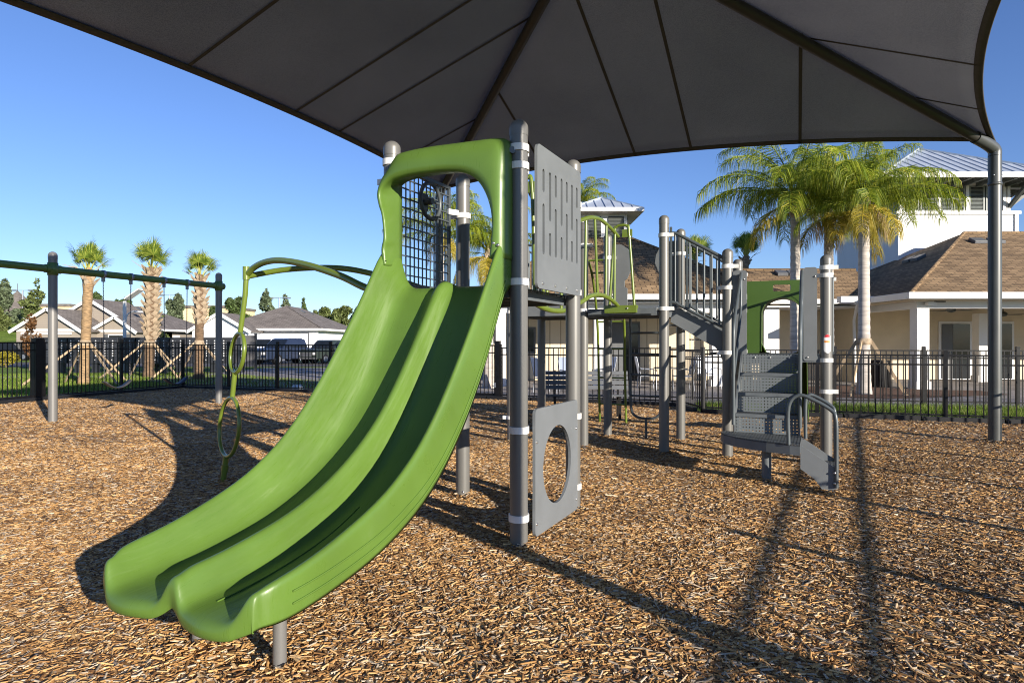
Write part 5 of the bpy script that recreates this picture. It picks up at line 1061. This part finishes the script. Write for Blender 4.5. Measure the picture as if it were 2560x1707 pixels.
for lab, px_, yt, Y in (('twin-headed light pole beside the dark conifer', 57, 726, 120), ('twin-headed light pole behind the tan roof end', 424, 738, 120), ('twin-headed light pole beside the white house peak', 698, 745, 120)):
    p = atY(px_, yt, Y); T = thing('light_pole', lab, 'light pole', (p.x, Y, 0), 0, 'far parking lot light poles'); MB().cyl((0, 0, -.1), (0, 0, p.z), .11, 8).build('pole', M['galv'], T); MB().bx(-1.8, 1.8, -.06, .06, p.z - .05, p.z + .05).build('cross_arm', M['galv'], T)
    for s in (-1.6, 1.6): MB().bx(s - .5, s + .5, -.25, .25, p.z - .12, p.z + .12).build('lamp_head', M['galv'], T)
T = thing('street_lamp', 'white solar street lamp with tilted panel and curved arm', 'street lamp', (-20.1, 33, 0)); MB().cyl((0, 0, -.1), (0, 0, 3.55), .085, 14).build('pole', M['trim'], T)
MB().bar((.12, 0, 3.65), (.85, 0, 4.15), .55, .05, (0, 0, 1)).build('solar_panel', M['trim'], T); MB().tube(smoothpath([(.06, 0, 2.5), (.15, 0, 2.85), (.4, 0, 3.0), (.75, 0, 3.02)], 5), .035, 8).build('arm', M['trim'], T); MB().box((.8, 0, 3.0), (.4, .16, .07)).build('lamp_head', M['trim'], T); MB().cyl((0, 0, 3.5), (.15, 0, 3.68), .04, 8).build('panel_bracket', M['doorgrey'], T)
T = thing('sign_board', 'narrow grey street sign seen from behind near the slim palm', 'sign', (-16.4, 33.5, 0)); MB().bx(-.12, .12, -.01, .01, 1.9, 2.5).build('sign_plate', M['galv'], T); MB().cyl((0, .03, -.1), (0, .03, 2.45), .03, 8).build('pole', M['galv'], T)
T = thing('valve_box', 'small white utility cover on the lawn by the fence', 'utility box', (gnd(716, 978).x, 19.4, -.05)); MB().lathe([(.17, 0), (.17, .12), (.12, .17), (.001, .18)], n=16).build('cover', M['trim'], T); MB().lathe([(.19, 0), (.19, .03), (.17, .03)], n=16).build('rim', M['concrete'], T)
# ------------------------------------------------------------------ cluster mailboxes
M['mbox'] = mat('mailbox_paint', (.022, .024, .03), .45, 0, .15, 4); M['mlabel'] = mat('mailbox_label', (.7, .7, .7), .6, 0, .05)
def mailbox(label, x, y, rz, grp):
    T = thing('mailbox_unit', label, 'mailbox', (x, y, -.05), rz, grp)
    c = MB().bx(-.385, .385, -.22, .22, .45, 1.7).build('cabinet', M['mbox'], T, bevel=.012); MB().bx(-.13, .13, -.12, .12, 0, .45).build('pedestal', M['mbox'], T); MB().bx(-.2, .2, -.2, .2, -.02, .035).build('base_plate', M['mbox'], T)
    for sx in (-.19, .19):
        for k in range(7):
            z = .82 + k * .12; d = MB().bx(sx - .175, sx + .175, -.232, -.221, z - .055, z + .055).build('mail_door', M['mbox'], T)
            MB().bx(sx - .025 - .05, sx + .03 - .05, -.237, -.2325, z - .025, z + .025).build('number_tag', M['mlabel'], d); MB().bx(sx + .06, sx + .085, -.237, -.2325, z - .015, z + .015).build('lock', M['galv'], d)
        d = MB().bx(sx - .175, sx + .175, -.232, -.221, .49, .73).build('parcel_door', M['mbox'], T); MB().bx(sx - .1, sx - .07, -.24, -.2325, .6, .64).build('number_tag', M['mlabel'], d)
    return T
mp0 = gnd(92, 931, -.05); mp1 = gnd(598, 931, -.05); nmb = 12; MG = 'bank of dark cluster mailboxes on the lawn'
mrz = math.atan2(mp1.y - mp0.y, mp1.x - mp0.x); m0 = None
for k in range(nmb):
    q = mp0.lerp(mp1, (k + .5) / nmb); lab = ('dark cluster mailbox unit at the end of the bank beside the thick gate post' if k == 0 else 'dark cluster mailbox unit at the end of the bank against the end screen' if k == nmb - 1 else 'dark cluster mailbox unit with white number tags, inside the bank behind the palms')
    if m0 is None: m0 = mailbox(lab, q.x, q.y, mrz, MG)
    else: c = copy_tree(m0); c.location = (q.x, q.y, -.05); c['label'] = lab
T = thing('mailbox_screen', 'dark end screen with two square posts closing the mailbox bank', 'screen', (mp1.x + .35, mp1.y, -.05))
for x, y in ((-.1, -.1), (.25, .5)): o = MB().bx(x - .05, x + .05, y - .05, y + .05, -.1, 1.88).box((x, y, 1.89), (.13, .13, .03)).build('post', M['mbox'], T)
MB().bar((-.06, -.04, 1.1), (.21, .44, 1.1), .03, 1.4).build('panel', mat('screen_grey', (.075, .075, .078), .6, 0, .1), T)
# ------------------------------------------------------------------ houses
def gable_front(parent, name, off, xl, xr, y0, y1, ze, zp, mw, mr, over=.35, xp=None):
    """gable facing the camera: wall to ze, triangle to zp, roof slopes and white rakes"""
    xp = (xl + xr) / 2 if xp is None else xp; ox, oy = off
    w = MB(); P = lambda x, y, z: (x - ox, y - oy, z)
    w.add([P(xl, y0, -.1), P(xr, y0, -.1), P(xr, y0, ze), P(xp, y0, zp), P(xl, y0, ze)], [(0, 1, 2, 3, 4)]); w.add([P(xr, y0, -.1), P(xr, y1, -.1), P(xr, y1, ze), P(xr, y0, ze)], [(0, 1, 2, 3)]); w.add([P(xl, y1, -.1), P(xl, y0, -.1), P(xl, y0, ze), P(xl, y1, ze)], [(0, 1, 2, 3)])
    wo = w.build(name, mw, parent, uv=True, fix=False)
    sl_r = (zp - ze) / (xr - xp); sl_l = (zp - ze) / (xp - xl); yo = y0 - over; r = MB()
    r.add([P(xp, yo, zp + .12), P(xr + over, yo, ze - over * sl_r + .12), P(xr + over, y1, ze - over * sl_r + .12), P(xp, y1, zp + .12)], [(0, 1, 2, 3)])
    r.add([P(xl - over, yo, ze - over * sl_l + .12), P(xp, yo, zp + .12), P(xp, y1, zp + .12), P(xl - over, y1, ze - over * sl_l + .12)], [(0, 1, 2, 3)])
    ro = r.build('roof', mr, parent, uv=True, fix=False); s = ro.modifiers.new('solid', 'SOLIDIFY'); s.thickness = .08
    for x1, z1 in ((xr + over, ze - over * sl_r), (xl - over, ze - over * sl_l)): MB().bar(P(xp, yo - .03, zp + .03), P(x1, yo - .03, z1 + .03), .08, .26, (0, 0, 1)).build('rake_board', M['trim'], ro)
    MB().bx(xl - ox, xr - ox, y0 - .03 - oy, y0 - .005 - oy, ze - .12, ze + .1).build('frieze_board', M['trim'], wo)
    return wo
HX, HYY = -37.5, 57.0; TH = thing('tan_house', 'tan sided house with white trimmed gables and grey shingle roof', 'house', (HX, HYY, 0)); off = (HX, HYY)
gable_front(TH, 'wall', off, -42.0, -33.4, 57.0, 62.5, 2.55, 5.2, M['tan'], M['gshingle'], .4, -37.7)
hb, _, _ = hip('roof', -46.0, -32.9, 60.5, 71.5, 2.6, .46, M['gshingle'], TH, Vector((HX, HYY, 0))); MB().bx(-46 - HX, -33.4 - HX, 3.6, 14, -.1, 2.58).build('wall', M['tan'], TH, uv=True); fascia(-46, -32.9, 60.5, 71.5, 2.62, hb, .2, .08, Vector((HX, HYY, 0)))
gable_front(TH, 'garage_wall', off, -41.3, -35.9, 53.0, 58.0, 2.42, 4.15, M['tan'], M['gshingle'], .35, -38.55)
gable_front(TH, 'porch_wall', off, -36.15, -32.6, 55.0, 58.0, 2.42, 3.55, M['tan'], M['gshingle'], .35, -34.2)
gd = MB().bx(-40.7 - HX, -36.8 - HX, -4.06, -4.0, -.05, 2.05).build('garage_door', M['tan'], TH, uv=True); MB().bx(-40.85 - HX, -36.65 - HX, -4.12, -4.062, 2.05, 2.25).build('door_trim', M['trim'], gd)
wn = MB().bx(-34.9 - HX, -33.4 - HX, -2.07, -2.0, .7, 2.1).build('window', M['trim'], TH); MB().bx(-34.8 - HX, -33.5 - HX, -2.09, -2.071, .8, 2.0).build('pane', M['glass'], wn)
for x in (-35.3, -33.35): MB().bx(x - HX, x + .35 - HX, -2.06, -2.0, .7, 2.1).build('shutter', M['doorgrey'], TH)
wn = MB().bx(-33.36 - HX, -33.3 - HX, 5.5, 6.8, 1.0, 2.1).build('window', M['trim'], TH)
MB().box((-37.2 - HX + 3.0, 1.5, 5.0 - .55), (.5, .5, .1), Matrix.Rotation(.5, 3, 'Y')).build('roof_vent', M['doorgrey'], TH)
HX, HYY = -21.0, 57.0; WH = thing('white_house', 'white stucco house with grey hip roof, garage and small front gable', 'house', (HX, HYY, 0)); off = (HX, HYY)
M['wstucco'] = mat('white_stucco', (.78, .78, .80), .85, 0, .05, 1, .1, 60)
hw, a0_, _ = hip('roof', -26.8, -16.9, 56.6, 71.0, 2.62, .47, M['gshingle'], WH, Vector((HX, HYY, 0))); fascia(-26.8, -16.9, 56.6, 71.0, 2.62, hw, .2, .1, Vector((HX, HYY, 0))); MB().bx(-26.3 - HX, -17.4 - HX, 0.1, 13.5, -.1, 2.58).build('wall', M['wstucco'], WH); ridge_caps([(-16.9, 56.6, 2.63), a0_], hw, Vector((HX, HYY, 0)), M['gshingle'])
gd = MB().bx(-22.4 - HX, -18.3 - HX, 0.02, .1, -.05, 2.18).build('garage_door', M['wstucco'], WH); MB().bx(-18.3 - HX, -18.2 - HX, 0.0, .1, -.05, 2.28).build('door_trim', M['doorgrey'], gd); MB().bx(-22.4 - HX, -18.3 - HX, 0.0, .1, 2.18, 2.28).build('door_trim', M['doorgrey'], gd)
for k in range(3): MB().bx(-22.3 - HX, -18.4 - HX, .005, .019, .5 + k * .55, .52 + k * .55).build('panel_line', M['galv'], gd)
gable_front(WH, 'gable_wall', off, -27.4, -22.6, 54.5, 58.0, 2.42, 3.85, M['wsiding'], M['gshingle'], .35)
wn = MB().bx(-26.4 - HX, -25.1 - HX, -2.57, -2.5, .9, 1.9).build('window', M['trim'], WH); MB().bx(-26.3 - HX, -25.2 - HX, -2.59, -2.571, 1.0, 1.8).build('pane', M['glass'], wn)
MB().prism([[(-.55, 0), (.55, 0), (.55, 1.7), (.4, 1.95), (0, 2.05), (-.4, 1.95), (-.55, 1.7)]], (-23.4 - HX, -2.51, 0), (1, 0, 0), (0, 0, 1), .06).build('arched_entry', M['doorgrey'], WH)
for x, y in ((-20.6, 62.6), (-20.4, 64.6)): MB().box((x - HX, y - HYY, 2.62 + .47 * (-16.9 - x) + .06), (.45, .6, .12), Matrix.Rotation(.44, 3, 'Y')).build('roof_vent', M['doorgrey'], WH)
# ------------------------------------------------------------------ cars
def carpaint(name, c): return mat(name, c, .3, .1, .05, 3, coat=.3)
def car(label, x, y, rz, m, L=4.7, Wd=1.9, H=1.7, kind='suv'):
    T = thing('parked_car', label, 'car', (x, y, -.04), rz, 'cars parked in front of the houses'); w = Wd / 2; hb = H * .56
    if kind == 'suv': side = [(-.5, .2), (-.5, .52), (-.47, .6), (-.2, .62), (-.09, .97), (-.05, 1.0), (.4, 1.0), (.47, .93), (.5, .6), (.5, .2)]
    elif kind == 'pickup': side = [(-.5, .2), (-.5, .54), (-.47, .6), (-.22, .63), (-.11, .97), (-.07, 1.0), (.12, 1.0), (.17, .95), (.19, .62), (.5, .6), (.5, .2)]
    else: side = [(-.5, .2), (-.5, .48), (-.45, .56), (-.22, .62), (-.08, .97), (0, 1.0), (.2, .99), (.38, .68), (.48, .64), (.5, .5), (.5, .2)]
    b = MB(); ringsL = []
    pts = [(u * L, v * H) for u, v in side]
    def wid(v): return w if v <= .62 * H else w * (1 - .22 * (v - .62 * H) / (.38 * H))
    for s in (-1, 1): ringsL.append([Vector((px_, s * wid(pz), pz)) for px_, pz in pts])
    n = len(pts); b.add(ringsL[0] + ringsL[1], [tuple(range(n)), tuple(range(2 * n - 1, n - 1, -1))] + [(i, (i + 1) % n, n + (i + 1) % n, n + i) for i in range(n)])
    o = b.build('body', m, T, bevel=.06)
    gl = [p for p in pts if p[1] > .6 * H]
    for s in (-1, 1):
        c = [Vector((px_ * .93 + (.0), s * (wid(pz) + .006), .62 * H + (pz - .62 * H) * .85 + .02)) for px_, pz in gl if .6 * H < pz]
        c = [v for v in c if abs(v.x) < .46 * L]
        if len(c) >= 3: MB().add(c, [tuple(range(len(c)))]).build('side_window', M['glass'], T)
    i = 3; p0 = ringsL[0][i]; p1 = ringsL[0][i + 1]; q0 = ringsL[1][i]; q1 = ringsL[1][i + 1]; nv = Vector((-.012, 0, .012)); e = lambda p, q, t: p.lerp(q, t)
    MB().add([v + nv for v in (e(p0, q0, .06).lerp(e(p1, q1, .06), .08), e(p0, q0, .94).lerp(e(p1, q1, .94), .08), e(p0, q0, .94).lerp(e(p1, q1, .94), .92), e(p0, q0, .06).lerp(e(p1, q1, .06), .92))], [(0, 1, 2, 3)]).build('windscreen', M['glass'], T)
    MB().bx(-.5 * L - .02, -.5 * L + .02, -w * .5, w * .5, .3 * H, .48 * H).build('grille', M['doorgrey'], T); MB().bx(-.5 * L - .03, -.5 * L + .03, -w * .95, w * .95, .2 * H, .27 * H).build('bumper', M['doorgrey'], T)
    for k in range(3): MB().bx(-.5 * L - .03, -.5 * L - .015, -w * .48, w * .48, .32 * H + k * .05 * H, .335 * H + k * .05 * H).build('grille_bar', M['bolt'], T)
    for s in (-1, 1):
        MB().bx(-.5 * L - .015, -.5 * L + .1, s * w * .58, s * w * .93, .38 * H, .48 * H).build('headlight', M['trim'], T); MB().bx(.5 * L - .04, .5 * L + .015, s * w * .72, s * w * .94, .4 * H, .55 * H).build('tail_light', M['lred'], T); MB().bx(-.16 * L, -.12 * L, s * (w + .02), s * (w + .18), .58 * H, .66 * H).build('mirror', m, T)
        for u in (-.31, .31):
            r = .2 * H; wh_ = MB().cyl((u * L, s * (w - .2), r), (u * L, s * (w + .01), r), r, 20).build('wheel', M['blackplastic'], T); MB().cyl((u * L, s * (w + .012), r), (u * L, s * (w + .02), r), r * .62, 14).build('rim', M['galv'], wh_)
    return T
car('dark blue pickup parked nose out in front of the white garage', -15.3, 43.2, math.radians(62), carpaint('car_blue', (.02, .03, .06)), 5.2, 1.95, 1.72, 'pickup'); car('white van parked behind the blue pickup', -18.3, 47.5, math.radians(75), carpaint('car_white', (.72, .73, .75)), 4.7, 1.9, 1.75, 'suv')
car('silver grey car parked near the slide edge', -11.6, 46.5, math.radians(70), carpaint('car_grey', (.06, .065, .075)), 4.7, 1.85, 1.6, 'suv'); car('black sedan parked beside the swing set gate', -40.7, 52.0, math.radians(180), carpaint('car_black', (.012, .013, .018)), 4.6, 1.8, 1.45, 'sedan'); car('dark green car parked behind the blue pickup bed', -12.9, 44.8, math.radians(66), carpaint('car_green', (.03, .04, .035)), 4.6, 1.85, 1.62, 'suv')
